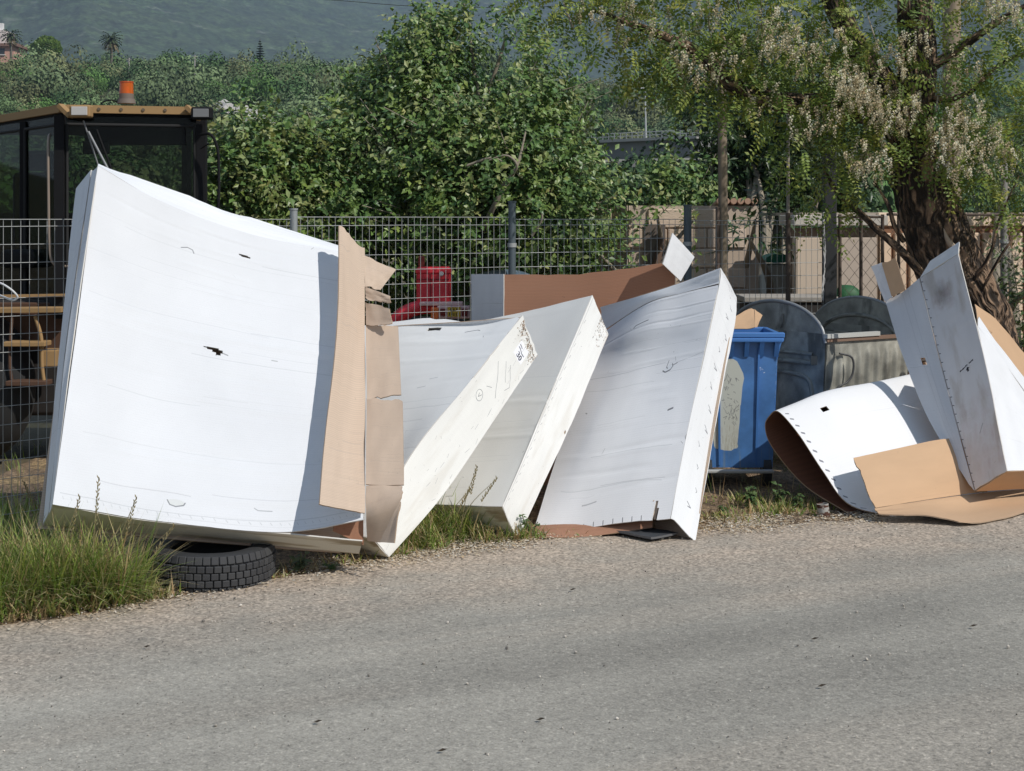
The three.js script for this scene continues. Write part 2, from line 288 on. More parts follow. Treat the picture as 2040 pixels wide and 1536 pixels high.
// ---------- cardboard ----------
M.white = boardMat(11, WHITE, { creases: 16, scuffs: 10 });
M.kraft = boardMat(12, KRAFT, { creases: 14, scuffs: 14, flute: 0.03 }, 0.9);
M.tan = boardMat(13, TAN, { creases: 6, scuffs: 10, flute: 0.02 }, 0.9);
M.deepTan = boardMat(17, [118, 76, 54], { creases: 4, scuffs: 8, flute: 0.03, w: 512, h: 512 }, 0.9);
M.dullTan = boardMat(14, [160, 118, 94], { creases: 8, scuffs: 8, flute: 0.035, stain: 0.2 }, 0.9);
M.ivory = boardMat(15, IVORY, { creases: 5, scuffs: 40, stain: 0.35 });
M.stained = boardMat(16, [214, 210, 196], { creases: 8, scuffs: 20, stain: 0.9 });
M.paleEdge = mat([0.60, 0.58, 0.54], 0.9);
const WK = m => [m, M.kraft, M.paleEdge];
const penMark = (g, pts, w, a = 0.8, c = '40,42,52') => { g.strokeStyle = `rgba(${c},${a})`; g.lineWidth = w; g.lineCap = 'round'; g.lineJoin = 'round'; g.beginPath(); pts.forEach((p, i) => i ? g.lineTo(...p) : g.moveTo(...p)); g.stroke(); };
// --- big box leaning on the fence, left ---
{
  const face = boardMat(21, [216, 218, 221], { creases: 26, scuffs: 3, flute: 0.004, draw(g, w, h, bump) {
    const c = bump ? '20,20,20' : '105,108,112', X = u => u * w, Y = v => v * h;
    penMark(g, [[X(0.395), Y(0.178)], [X(0.42), Y(0.168)], [X(0.44), Y(0.172)], [X(0.445), Y(0.186)]], 4, 0.7, c);
    g.fillStyle = bump ? 'rgba(60,60,60,1)' : 'rgba(208,211,210,1)'; g.beginPath(); g.ellipse(X(0.4), Y(0.945), 24, 9, 0.05, 0, 6.3); g.fill();
    penMark(g, [[X(0.377), Y(0.94)], [X(0.384), Y(0.952)], [X(0.4), Y(0.956)], [X(0.42), Y(0.95)], [X(0.424), Y(0.943)]], 3, 0.75, c);
    penMark(g, [[X(0.6), Y(0.936)], [X(0.61), Y(0.942)], [X(0.65), Y(0.942)]], 2.5, 0.5, c);
    penMark(g, [[X(0.52), Y(0.515)], [X(0.535), Y(0.505)], [X(0.56), Y(0.51)]], 3, 0.6, c);
    for (let i = 0; i < 34; i++) penMark(g, [[X(0.03 + i * 0.029), Y(0.976)], [X(0.034 + i * 0.029), Y(0.982)]], 2.5, 0.2, c);
    penMark(g, [[X(0.02), Y(0.968)], [X(0.4), Y(0.975)], [X(0.98), Y(0.965)]], 1.8, 0.22, c);
  } });
  const b = thing('cardboard_box', 'biggest white cardboard box, upright against the wire fence at left, above the tyre', 'cardboard box', V(-1.5, 0, -7.6), 'discarded white cardboard boxes');
  part('front_panel', board([A([195, 330, 8.2], [330, 405, 8.42], [500, 466, 8.64], [700, 505, 8.9]), A([172, 505, 7.95], [330, 560, 8.18], [510, 605, 8.37], [712, 640, 8.54]), A([140, 750, 7.52], [315, 800, 7.71], [525, 832, 7.88], [716, 850, 8.02]), A([105, 1005, 7.1], [300, 1036, 7.25], [560, 1060, 7.42], [724, 1036, 7.52])],
    { nu: 30, nv: 150, wave: 0.005, seed: 3, creases: 26, holes: [[0.478, 0.497, 0.497, 0.5], [0.49, 0.53, 0.496, 0.503], [0.508, 0.543, 0.5, 0.508], [0.52, 0.536, 0.508, 0.514], [0.618, 0.65, 0.119, 0.127], [0.626, 0.658, 0.123, 0.131]] }), WK(face), b);
  part('top_panel', board([A([196, 326, 8.42], [360, 384, 8.62], [500, 433, 8.8], [700, 497, 9.06]), A([195, 331, 8.205], [330, 406, 8.425], [500, 467, 8.645], [700, 506, 8.905])], { nu: 24, nv: 6, wave: 0.012, seed: 9, torn: { top: 0.25 } }), WK(M.white), b);
  part('side_flap', board([A([183, 341, 8.27], [194, 332, 8.205]), A([134, 680, 7.7], [146, 675, 7.66]), A([97, 1024, 7.16], [104, 1006, 7.105])], { nu: 3, nv: 24, wave: 0.004, seed: 4 }), WK(M.white), b);
  part('side_panel', board([A([150, 376, 8.42], [181, 338, 8.3]), A([118, 690, 7.86], [133, 676, 7.73]), A([86, 1044, 7.28], [97, 1020, 7.18])], { nu: 4, nv: 24, wave: 0.004, seed: 5, torn: { left: 0.05 } }), WK(M.white), b);
  part('bottom_panel', board([A([105, 1006, 7.105], [300, 1037, 7.255], [560, 1062, 7.425], [722, 1077, 7.52]), A([86, 1046, 7.28], [300, 1064, 7.42], [560, 1088, 7.56], [716, 1104, 7.65])], { nu: 26, nv: 4, wave: 0.006, seed: 6 }), WK(M.stained), b);
  const bk = (x, y, d) => at(x, y, d).add(V(-0.13, -0.15, -0.18));
  part('back_panel', board([[bk(195, 330, 8.2), bk(700, 505, 8.9)], [bk(105, 1005, 7.1), bk(722, 1058, 7.52)]], { nu: 6, nv: 6 }), [M.kraft, M.white, M.kraftEdge], b);
  // inside of the box seen through the open right bottom corner
  part('inner_panel', board([A([664, 1044, 7.55], [724, 1030, 7.6]), A([664, 1058, 7.54], [724, 1086, 7.62])], { nu: 3, nv: 3 }), [M.dullTan, M.dullTan, M.kraftEdge], b);
  // brown flaps of the opened right side
  const da = y => 8.85 - (y - 500) / 520 * 1.33;
  part('side_flap', board([A([676, 444, 8.7], [700, 470, 8.76], [726, 494, 8.84]), A([672, 640, 8.26], [700, 655, 8.36], [727, 664, 8.44]), A([650, 850, 7.74], [690, 865, 7.82], [728, 868, 7.93]), A([637, 1004, 7.3], [682, 1014, 7.4], [727, 1023, 7.51])], { nu: 10, nv: 90, wave: 0.008, seed: 7, creases: 8, torn: { top: 0.02 } }), [M.kraft, M.white, M.kraftEdge], b);
  const piece = (q, o, dx = 0.03) => part('torn_flap', board([[q[0], q[1]], [q[3], q[2]]].map((r, j) => r.map(([x, y], i) => at(x, y, da(y) - (i ? dx : 0)))), { nu: 10, nv: 10, wave: 0.008, ...o }), [M.kraft, M.white, M.kraftEdge], b);
  piece([[724, 507], [789, 538], [757, 578], [727, 570]], { seed: 31, wave: 0.02 }, -0.08);
  piece([[727, 571], [776, 589], [778, 604], [728, 598]], { seed: 32, torn: { bottom: 0.4 } }, 0.1);
  piece([[728, 602], [775, 612], [781, 646], [729, 650]], { seed: 33, torn: { bottom: 0.15, top: 0.15 } }, 0.12);
  piece([[728, 646], [793, 650], [799, 786], [731, 797]], { seed: 34, torn: { bottom: 0.06 } });
  piece([[730, 792], [802, 796], [804, 966], [729, 966]], { seed: 35, torn: { top: 0.05 } }, 0.05);
  part('torn_flap', board([A([729, 967, da(967)], [804, 967, da(967) - 0.05]), A([729, 1025, 7.56], [797, 1000, 7.52]), A([731, 1080, 7.62], [774, 1081, 7.56])], { nu: 8, nv: 10, wave: 0.008, seed: 36, torn: { right: 0.1, bottom: 0.03 } }), [M.kraft, M.white, M.kraftEdge], b);
  part('torn_flap', board([A([797, 998, 7.46], [799, 1000, 7.46]), A([776, 1040, 7.46], [792, 1030, 7.44]), A([756, 1080, 7.48], [786, 1082, 7.42])], { nu: 5, nv: 8, wave: 0.006, seed: 37 }), [M.kraft, M.white, M.kraftEdge], b);
}
// --- the three slanting boxes ---
const tray = (label, base) => thing('cardboard_box', label, 'cardboard box', base, 'discarded white cardboard boxes');
{
  const b = tray('slanting white box with a handwritten paper label, next to the torn brown flaps', V(-0.5, 0, -8.2));
  const side = boardMat(22, [233, 233, 229], { creases: 0, scuffs: 40, stain: 0.12, w: 512, h: 2048, draw(g, w, h, bump, R) {
    if (bump) return;
    for (let i = 0; i < 260; i++) { const t = R(), x = w * (0.1 + 0.9 * R()), y = h * 0.055 * R() * R() + (x / w) * h * 0.02; g.fillStyle = `rgba(${R() > 0.45 ? '122,92,66' : '55,50,46'},${0.25 + R() * 0.5})`; g.beginPath(); g.ellipse(x, y, 2 + R() * 12, 1.5 + R() * 6, R() * 3, 0, 6.3); g.fill(); }
    g.save(); g.translate(w * 0.58, h * 0.076); g.rotate(-0.05); g.fillStyle = '#f4f5fa'; g.fillRect(-92, -64, 184, 128);
    g.fillStyle = '#20263c'; g.scale(1.6, 1); g.font = 'bold 58px sans-serif'; g.textAlign = 'center'; g.fillText('30', 4, 54);
    g.lineWidth = 7; g.strokeStyle = '#3a4054'; g.beginPath(); g.moveTo(-42, -10); g.lineTo(40, 2); g.moveTo(-44, -32); g.lineTo(-12, -26); g.stroke(); g.restore();
    g.strokeStyle = 'rgba(70,72,80,.75)'; g.lineWidth = 3.5; g.beginPath(); g.ellipse(w * 0.37, h * 0.335, 52, 35, 0.3, 0, 6.3); g.stroke(); penMark(g, [[w * 0.34, h * 0.33], [w * 0.37, h * 0.342], [w * 0.41, h * 0.327]], 4);
    penMark(g, [[w * 0.24, h * 0.19], [w * 0.42, h * 0.22], [w * 0.72, h * 0.285]], 4, 0.6); penMark(g, [[w * 0.4, h * 0.16], [w * 0.7, h * 0.21]], 3.5, 0.5); penMark(g, [[w * 0.55, h * 0.15], [w * 0.86, h * 0.2], [w * 0.8, h * 0.23]], 4, 0.5);
    penMark(g, [[w * 0.38, h * 0.29], [w * 0.5, h * 0.275]], 4, 0.5);
    for (let i = 0; i < 26; i++) penMark(g, [[w * (0.55 + 0.4 * R()), h * R()], [w * (0.58 + 0.4 * R()), h * (R())]].map((p, k, a) => k ? [a[0][0] + (R() - 0.5) * 40, a[0][1] + 18 + R() * 34] : p), 3, 0.35);
  } });
  const face = boardMat(23, [238, 238, 236], { creases: 12, scuffs: 14, flute: 0.004, draw(g, w, h, bump) { penMark(g, [[w * 0.63, h * 0.055], [w * 0.66, h * 0.05], [w * 0.7, h * 0.045], [w * 0.72, h * 0.05]], 3, 0.6); for (const [x, y] of [[0.66, 0.3], [0.62, 0.34], [0.53, 0.42], [0.6, 0.5]]) penMark(g, [[w * x, h * y], [w * (x + 0.05), h * (y - 0.004)]], 4, 0.18); } });
  part('front_panel', board([A([700, 652, 9.45], [830, 633, 9.24], [960, 637, 8.98], [1040, 629, 8.78]), A([600, 780, 9.2], [740, 775, 8.9], [850, 765, 8.65], [940, 755, 8.44]), A([500, 900, 8.9], [640, 910, 8.62], [750, 915, 8.35], [815, 912, 8.12]), A([400, 1000, 8.6], [530, 1030, 8.3], [650, 1055, 8.02], [742, 1072, 7.8])],
    { nu: 30, nv: 110, wave: 0.007, seed: 41, creases: 12, torn: { top: 0.02 }, holes: [[0.425, 0.49, 0.042, 0.056]] }), WK(face), b);
  part('side_panel', board([A([1041, 628, 8.78], [1072, 706, 8.9]), A([940, 755, 8.44], [985, 836, 8.53]), A([816, 912, 8.12], [884, 984, 8.2]), A([744, 1072, 7.8], [775, 1110, 7.9])], { nu: 8, nv: 30, wave: 0.004, seed: 42, torn: { top: 0.015 } }), WK(side), b);
  part('bottom_panel', board([A([620, 1052, 8.06], [742, 1073, 7.8]), A([650, 1095, 8.16], [774, 1111, 7.9])], { nu: 8, nv: 4, wave: 0.005, seed: 43 }), WK(M.stained), b);
  part('back_panel', board([A([735, 700, 9.6], [1070, 706, 8.91]), A([435, 1052, 8.72], [773, 1110, 7.91])], { nu: 6, nv: 6 }), [M.kraft, M.white, M.kraftEdge], b);
  part('top_panel', board([A([735, 700, 9.6], [1070, 707, 8.9]), A([700, 655, 9.45], [1038, 632, 8.79])], { nu: 6, nv: 3 }), [M.kraft, M.white, M.kraftEdge], b);
}
{
  const b = tray('middle of the three slanting white boxes, its narrow side scratched, its foot in grass', V(0.1, 0, -8.8));
  const side = boardMat(24, [232, 232, 229], { creases: 4, scuffs: 30, stain: 0.14, w: 512, h: 2048, draw(g, w, h, bump, R) {
    if (!bump) { for (let i = 0; i < 130; i++) { const x = w * (0.55 + 0.45 * R() * R()), y = h * 0.10 * R() * R(); g.fillStyle = `rgba(${R() > 0.5 ? '110,84,62' : '60,56,52'},${0.2 + R() * 0.4})`; g.beginPath(); g.ellipse(x, y, 2 + R() * 7, 2 + R() * 5, 0, 0, 6.3); g.fill(); } }
    for (let i = 0; i < 20; i++) penMark(g, [[w * 0.12, h * (0.08 + i * 0.045)], [w * 0.1, h * (0.095 + i * 0.045)]], 5, 0.35);
    penMark(g, [[w * 0.06, 0], [w * 0.05, h]], 4, bump ? 1 : 0.35, '60,60,64');
  } });
  const face = boardMat(25, [236, 234, 228], { creases: 6, scuffs: 8, flute: 0.004 });
  part('front_panel', board([A([860, 648, 10.02], [960, 638, 9.85], [1080, 612, 9.6], [1180, 589, 9.36]), A([800, 790, 9.7], [920, 780, 9.5], [1020, 762, 9.24], [1108, 756, 8.98]), A([730, 890, 9.45], [850, 896, 9.18], [960, 893, 8.9], [1054, 884, 8.66]), A([665, 985, 9.14], [770, 1000, 8.88], [880, 1006, 8.62], [1000, 1009, 8.36])],
    { nu: 26, nv: 110, wave: 0.007, seed: 44, creases: 9 }), WK(face), b);
  part('side_panel', board([A([1181, 588, 9.36], [1212, 666, 9.46]), A([1109, 756, 8.98], [1143, 833, 9.06]), A([1055, 884, 8.66], [1087, 955, 8.76]), A([1001, 1009, 8.36], [1030, 1076, 8.46])], { nu: 8, nv: 30, wave: 0.004, seed: 45, torn: { right: 0.03 }, holes: [[0.9, 0.96, 0.41, 0.425]] }), WK(side), b);
  part('bottom_panel', board([A([665, 986, 9.14], [880, 1007, 8.62], [1000, 1010, 8.36]), A([720, 1042, 9.2], [930, 1062, 8.66], [1030, 1077, 8.46])], { nu: 10, nv: 5, wave: 0.005, seed: 46 }), WK(M.stained), b);
  part('back_panel', board([A([890, 715, 10.1], [1211, 667, 9.47]), A([700, 1040, 9.24], [1029, 1076, 8.47])], { nu: 6, nv: 6 }), [M.kraft, M.white, M.kraftEdge], b);
}
{
  const b = tray('rightmost slanting white box beside the blue bin, bottom edge torn open', V(0.9, 0, -8.8));
  const side = boardMat(26, [228, 230, 232], { creases: 10, scuffs: 16, w: 512, h: 2048, draw(g, w, h, bump, R) { for (let i = 0; i < 15; i++) { const y = h * (0.05 + i * 0.062), x = w * (0.42 + 0.25 * R()); penMark(g, [[x, y], [x + 30 + R() * 60, y + 8 + R() * 16], [x + 20, y + 22]], 5, 0.6); } for (let i = 0; i < 7; i++) penMark(g, [[w * 0.05, h * (0.02 + 0.012 * i)], [w * 0.98, h * (0.005 + 0.013 * i)]], 4, 0.28); } });
  const face = boardMat(27, [233, 233, 234], { creases: 22, scuffs: 14, flute: 0.006, draw(g, w, h, bump) {
    const c = bump ? '20,20,20' : '70,72,78', X = u => u * w, Y = v => v * h;
    g.fillStyle = bump ? 'rgba(50,50,50,1)' : 'rgba(225,227,230,1)'; g.beginPath(); g.ellipse(X(0.7), Y(0.545), 36, 11, -0.2, 0, 6.3); g.fill();
    penMark(g, [[X(0.655), Y(0.552)], [X(0.68), Y(0.558)], [X(0.72), Y(0.552)], [X(0.735), Y(0.54)], [X(0.725), Y(0.53)]], 4, 0.9, c); penMark(g, [[X(0.685), Y(0.515)], [X(0.68), Y(0.54)], [X(0.69), Y(0.545)]], 4, 0.9, c); penMark(g, [[X(0.735), Y(0.536)], [X(0.77), Y(0.53)]], 3, 0.8, c);
    penMark(g, [[X(0.29), Y(0.205)], [X(0.30), Y(0.19)], [X(0.40), Y(0.175)]], 7, 0.8, c); penMark(g, [[X(0.05), Y(0.54)], [X(0.35), Y(0.53)], [X(0.66), Y(0.52)]], 2, 0.22, c); penMark(g, [[X(0.76), Y(0.53)], [X(1), Y(0.5)]], 2, 0.22, c);
    penMark(g, [[X(0.32), Y(0.93)], [X(0.42), Y(0.925)]], 4, 0.3, c); penMark(g, [[X(0.80), Y(0.68)], [X(0.84), Y(0.675)]], 5, 0.7, c);
    for (let i = 0; i < 12; i++) penMark(g, [[X(0.03 + i * 0.068), Y(0.987)], [X(0.035 + i * 0.068), Y(0.998)]], 5, 0.7, c);
  } });
  part('folded_strip', board([A([1196, 612, 9.9], [1290, 585, 9.56], [1362, 561, 9.41], [1436, 534, 9.24]), A([1200, 661, 9.865], [1288, 604, 9.545], [1360, 583, 9.385], [1432, 565, 9.225])], { nu: 16, nv: 6, wave: 0.012, seed: 49 }), WK(M.white), b);
  part('front_panel', board([A([1200, 662, 9.86], [1288, 605, 9.54], [1360, 584, 9.38], [1432, 567, 9.22]), A([1187, 700, 9.76], [1270, 660, 9.47], [1346, 645, 9.28], [1419, 630, 9.1]), A([1170, 740, 9.66], [1250, 728, 9.4], [1330, 712, 9.18], [1404, 700, 8.98]), A([1112, 900, 9.2], [1196, 888, 8.98], [1284, 872, 8.8], [1369, 858, 8.66]), A([1064, 1055, 8.74], [1150, 1056, 8.64], [1245, 1042, 8.5], [1335, 1033, 8.39])],
    { nu: 26, nv: 150, wave: 0.006, seed: 47, creases: 24, holes: [[0.865, 0.885, 0.945, 1.0], [0.885, 0.9, 0.965, 1.0]], torn: { bottom: 0.006 } }), WK(face), b);
  part('side_panel', board([A([1437, 534, 9.245], [1468, 592, 9.36]), A([1433, 566, 9.22], [1466, 640, 9.31]), A([1405, 700, 8.98], [1440, 770, 9.06]), A([1370, 858, 8.66], [1413, 930, 8.74]), A([1336, 1033, 8.39], [1386, 1081, 8.41])], { nu: 8, nv: 34, wave: 0.005, seed: 48, torn: { right: 0.04, bottom: 0.01 } }), WK(side), b);
  part('top_panel', board([A([1250, 660, 10.1], [1467, 592, 9.38]), A([1198, 614, 9.92], [1436, 536, 9.25])], { nu: 6, nv: 3 }), [M.kraft, M.white, M.kraftEdge], b);
  part('inner_panel', board([A([1062, 1046, 8.78], [1180, 1040, 8.66], [1300, 1020, 8.55]), A([1072, 1072, 8.46], [1180, 1068, 8.5], [1300, 1050, 8.5])], { nu: 10, nv: 4, seed: 50, torn: { bottom: 0.12 } }), [M.dullTan, M.dullTan, M.kraftEdge], b);
  part('back_panel', board([A([1240, 664, 10.12], [1466, 594, 9.39]), A([1100, 1012, 9.36], [1384, 1078, 8.43])], { nu: 6, nv: 6 }), [M.kraft, M.white, M.kraftEdge], b);
  part('torn_flap', board([A([1301, 996, 8.5], [1316, 996, 8.5]), A([1302, 1035, 8.46], [1306, 1035, 8.46])], { nu: 4, nv: 6, seed: 51, torn: { left: 0.2, right: 0.2 } }), [M.kraft, M.white, M.kraftEdge], b);
}
// --- box standing behind the slanting ones: brown inside, white flaps ---
{
  const b = thing('cardboard_box', 'opened box standing behind the slanting boxes, brown inside showing, pale flap at its left end', 'cardboard box', V(0.4, 0, -10.2));
  const yG = d => HY + F * EYE / d - 4;
  part('inner_wall', board([A([1004, 547, 10.1], [1120, 546, 10.12], [1230, 536, 10.1], [1346, 518, 10.06]), A([1004, 760, 10.1], [1120, 760, 10.12], [1230, 755, 10.1], [1340, 750, 10.06]), A([1004, yG(10.1), 10.1], [1120, yG(10.12), 10.12], [1230, yG(10.1), 10.1], [1340, yG(10.06), 10.06])], { nu: 16, nv: 16, seed: 55, wave: 0.01, torn: { top: 0.012 } }), [M.dullTan, M.white, M.kraftEdge], b);
  part('end_flap', board([A([939, 546, 10.42], [1003, 546, 10.1]), A([939, yG(10.42), 10.42], [1003, yG(10.1), 10.1])], { nu: 5, nv: 10, seed: 56 }), WK(M.white), b);
  part('corner_flap', board([A([1340, 464, 9.9], [1384, 512, 10.06]), A([1321, 526, 9.82], [1356, 560, 9.98])], { nu: 4, nv: 4, seed: 57, wave: 0.002 }), WK(M.white), b);
}
// --- rolled-over sheet at right ---
{
  const b = thing('cardboard_sheet', 'white sheet rolled over in a curl with brown inside, before the metal container', 'cardboard', V(2.2, 0, -9.6));
  const prof = A([1693, 1026, 9.16], [1602, 968, 9.45], [1540, 895, 9.63], [1523, 852, 9.7], [1531, 828, 9.68], [1552, 820, 9.6], [1592, 866, 9.44], [1640, 940, 9.28], [1690, 1004, 9.18], [1782, 1030, 9.1]);
  const rows = prof.map(p => { const k = sstep(0, 0.4, p.y), D = V(1.21, 0.19 * k, -0.64 - 0.28 * k); return [0, 0.33, 0.66, 1].map((t, i) => p.clone().addScaledVector(D, t).add(V(0, 0.03 * k * Math.sin(t * 5), 0))); });
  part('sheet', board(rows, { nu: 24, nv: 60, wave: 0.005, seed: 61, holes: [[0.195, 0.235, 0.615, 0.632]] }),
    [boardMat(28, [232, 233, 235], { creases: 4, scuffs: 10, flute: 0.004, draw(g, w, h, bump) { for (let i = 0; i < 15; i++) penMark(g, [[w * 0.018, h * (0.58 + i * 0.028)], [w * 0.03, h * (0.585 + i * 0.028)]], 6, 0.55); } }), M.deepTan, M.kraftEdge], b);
}
// --- brown sheet folded on the ground ---
{
  const b = thing('cardboard_sheet', 'bare brown creased sheet lying on the road edge before the white curl', 'cardboard', V(2.6, 0, -9.2));
  part('upright_panel', board([A([1700, 912, 9.2], [1790, 892, 9.42], [1884, 874, 9.64], [1945, 878, 9.85]), A([1720, 962, 9.06], [1812, 945, 9.28], [1905, 930, 9.52], [1955, 930, 9.74]), A([1742, 1012, 8.95], [1835, 997, 9.2], [1925, 984, 9.47], [1968, 979, 9.62])], { nu: 20, nv: 12, seed: 65, wave: 0.006, torn: { left: 0.03 } }), [M.tan, M.white, M.kraftEdge], b);
  part('floor_panel', board([A([1742, 1013, 8.95], [1835, 998, 9.2], [1925, 985, 9.47], [2050, 972, 9.8]), A([1746, 1018, 8.9], [1845, 1014, 9.05], [1940, 1012, 9.28], [2075, 995, 9.5]), A([1752, 1023, 8.86], [1850, 1028, 8.82], [1952, 1042, 8.8], [2090, 1010, 9.28])], { nu: 24, nv: 14, seed: 66, wave: 0.005, torn: { bottom: 0.09 } }), [M.tan, M.white, M.kraftEdge], b);
}
// --- tall box leaning on the tree, right ---
{
  const b = thing('tall_box', 'tall narrow dirty white box leaning on the locust trunk, printed with an arrow', 'cardboard box', V(3.0, 0, -9.9));
  const face = boardMat(29, [205, 206, 209], { creases: 5, scuffs: 18, w: 512, h: 2048, stain: 0.4, draw(g, w, h, bump, R) {
    if (!bump) {
      for (let i = 0; i < 260; i++) { const x = w * (0.14 + 0.55 * (R() + R()) / 2), y = h * (0.06 + 0.13 * (R() + R()) / 2); g.fillStyle = `rgba(112,100,96,${0.015 + 0.025 * R()})`; g.beginPath(); g.ellipse(x, y, 4 + R() * 44, 6 + R() * 60, R() * 0.3, 0, 6.3); g.fill(); }
      for (let i = 0; i < 240; i++) { const x = w * R(), y = h * (0.62 + 0.34 * R()); g.fillStyle = `rgba(128,108,98,${0.01 + 0.025 * R()})`; g.beginPath(); g.ellipse(x, y, 4 + R() * 50, 8 + R() * 70, R() * 0.4, 0, 6.3); g.fill(); }
      g.save(); g.translate(w * 0.56, h * 0.475); g.rotate(-0.1); g.fillStyle = '#191b24'; g.scale(0.75, 0.55); for (let k = 0; k < 12; k++) if (k !== 7) g.fillRect(-132 + k * 22 + R() * 4, -26 + R() * 8, 17, 20 + R() * 6); 
      g.beginPath(); g.moveTo(0, 16); g.lineTo(-34, 58); g.lineTo(-15, 58); g.lineTo(-15, 96); g.lineTo(15, 96); g.lineTo(15, 58); g.lineTo(34, 58); g.closePath(); g.fill(); g.restore();
      penMark(g, [[w * 0.5, h * 0.78], [w * 0.62, h * 0.75]], 10, 0.3);
    }
    for (let i = 0; i < 24; i++) penMark(g, [[w * 0.015, h * (0.02 + i * 0.041)], [w * 0.05, h * (0.024 + i * 0.041)]], 7, 0.75);
    penMark(g, [[4, 0], [4, h]], 5, bump ? 1 : 0.5);
  } });
  part('front_panel', board([A([1832, 554, 10.18], [1872, 530, 10.03], [1909, 506, 9.88]), A([1868, 700, 9.94], [1906, 672, 9.81], [1944, 646, 9.69]), A([1905, 840, 9.68], [1942, 815, 9.57], [1977, 792, 9.46]), A([1942, 977, 9.4], [1974, 957, 9.32], [2006, 938, 9.23])], { nu: 12, nv: 90, seed: 71, wave: 0.006, creases: 6, torn: { bottom: 0.008 } }), WK(face), b);
  part('side_panel', board([A([1764, 600, 10.33], [1800, 580, 10.26], [1831, 554, 10.185]), A([1797, 705, 10.12], [1835, 700, 10.02], [1867, 700, 9.945]), A([1850, 835, 9.8], [1880, 838, 9.73], [1904, 840, 9.685]), A([1930, 964, 9.45], [1936, 971, 9.43], [1941, 977, 9.405])], { nu: 10, nv: 30, seed: 72, wave: 0.006, holes: [[0.42, 0.56, 0.365, 0.4]] }), WK(boardMat(30, [206, 208, 212], { creases: 3, scuffs: 10, draw(g, w, h, bump) { for (const x of [0.45, 0.62]) penMark(g, [[w * x, 0], [w * (x + 0.04), h]], 5, 0.25); } })), b);
  part('right_panel', board([A([1946, 648, 9.7], [2010, 735, 9.9], [2090, 850, 10.15]), A([1978, 792, 9.47], [2030, 830, 9.66], [2095, 880, 9.92]), A([2007, 938, 9.235], [2060, 936, 9.44], [2120, 932, 9.66])], { nu: 12, nv: 16, seed: 73, wave: 0.006 }), WK(M.white), b);
  part('turned_flap', board([A([1948, 632, 9.95], [2010, 712, 10.14], [2090, 812, 10.36]), A([1948, 650, 9.71], [2012, 738, 9.905], [2092, 852, 10.155])], { nu: 10, nv: 4, seed: 74, wave: 0.01 }), WK(M.white), b);
  part('top_flap', board([A([1853, 520, 10.13], [1911, 482, 9.93]), A([1833, 553, 10.182], [1909, 505, 9.882])], { nu: 6, nv: 5, seed: 75 }), WK(M.white), b);
  part('torn_flap', board([A([1756, 524, 10.27], [1784, 513, 10.21]), A([1776, 591, 10.23], [1804, 578, 10.17])], { nu: 5, nv: 6, seed: 76, torn: { top: 0.05 } }), [M.tan, M.white, M.kraftEdge], b);
  part('torn_flap', board([A([1735, 531, 10.33], [1757, 523, 10.29]), A([1762, 602, 10.34], [1777, 592, 10.26])], { nu: 5, nv: 6, seed: 77, torn: { left: 0.12 } }), WK(M.white), b);
  part('bottom_flap', board([A([2006, 940, 9.24], [2070, 938, 9.44], [2130, 936, 9.64]), A([1944, 979, 9.41], [2070, 973, 9.56], [2130, 970, 9.75])], { nu: 8, nv: 5, seed: 78, torn: { bottom: 0.05 } }), [M.tan, M.white, M.kraftEdge], b);
}
{
  const b = thing('cardboard_box', 'brown opened-out carton behind the tall box at the foot of the trunk', 'cardboard box', V(3.4, 0, -10.6));
  part('inner_wall', board([A([1941, 606, 10.62], [1990, 642, 10.66], [2050, 716, 10.7], [2120, 790, 10.75]), A([1958, 700, 10.46], [2010, 760, 10.5], [2060, 840, 10.5], [2130, 900, 10.55]), A([1990, 935, 10.6], [2030, 940, 10.55], [2080, 944, 10.5], [2140, 944, 10.5])], { nu: 14, nv: 14, seed: 81, wave: 0.012, torn: { top: 0.03 } }), [M.tan, M.tan, M.kraftEdge], b);
  part('end_flap', board([A([1946, 640, 10.3], [1977, 662, 10.26]), A([1950, 664, 10.3], [1966, 669, 10.24])], { nu: 4, nv: 3, seed: 82 }), [M.tan, M.tan, M.kraftEdge], b);
}
{
  const b = thing('cardboard_scrap', 'bent brown cardboard piece sticking out of the blue bin', 'cardboard', at(1490, 655, 10.2));
  part('upper_face', board([A([1462, 632, 10.2], [1492, 615, 10.25], [1502, 616, 10.25]), A([1462, 655, 10.15], [1488, 655, 10.15], [1504, 652, 10.15])], { nu: 6, nv: 5, seed: 83 }), [M.tan, M.tan, M.kraftEdge], b);
  part('side_face', board([A([1503, 616, 10.25], [1519, 628, 10.3]), A([1505, 652, 10.15], [1508, 652, 10.2])], { nu: 3, nv: 4, seed: 84 }), [M.tan, M.tan, M.kraftEdge], b);
}
{
  const g = board([A([1290, 1060, 8.62], [1352, 1076, 8.46]), A([1228, 1070, 8.52], [1297, 1087, 8.34])].map(r => r.map(p => V(p.x, 0.045 + (p.y - 0.03) * 0.15, p.z))), { nu: 6, nv: 5, t: 0.012, wave: 0.004, seed: 85, torn: { top: 0.04 } });
  const o = thing('plastic_slab', 'flat dark grey slab on the asphalt edge under the torn box', 'slab', onGround(1290, 1074));
  const dk = mat([0.05, 0.055, 0.062], 0.65); part('slab', g, [dk, dk, mat([0.12, 0.12, 0.125], 0.7)], o);
}

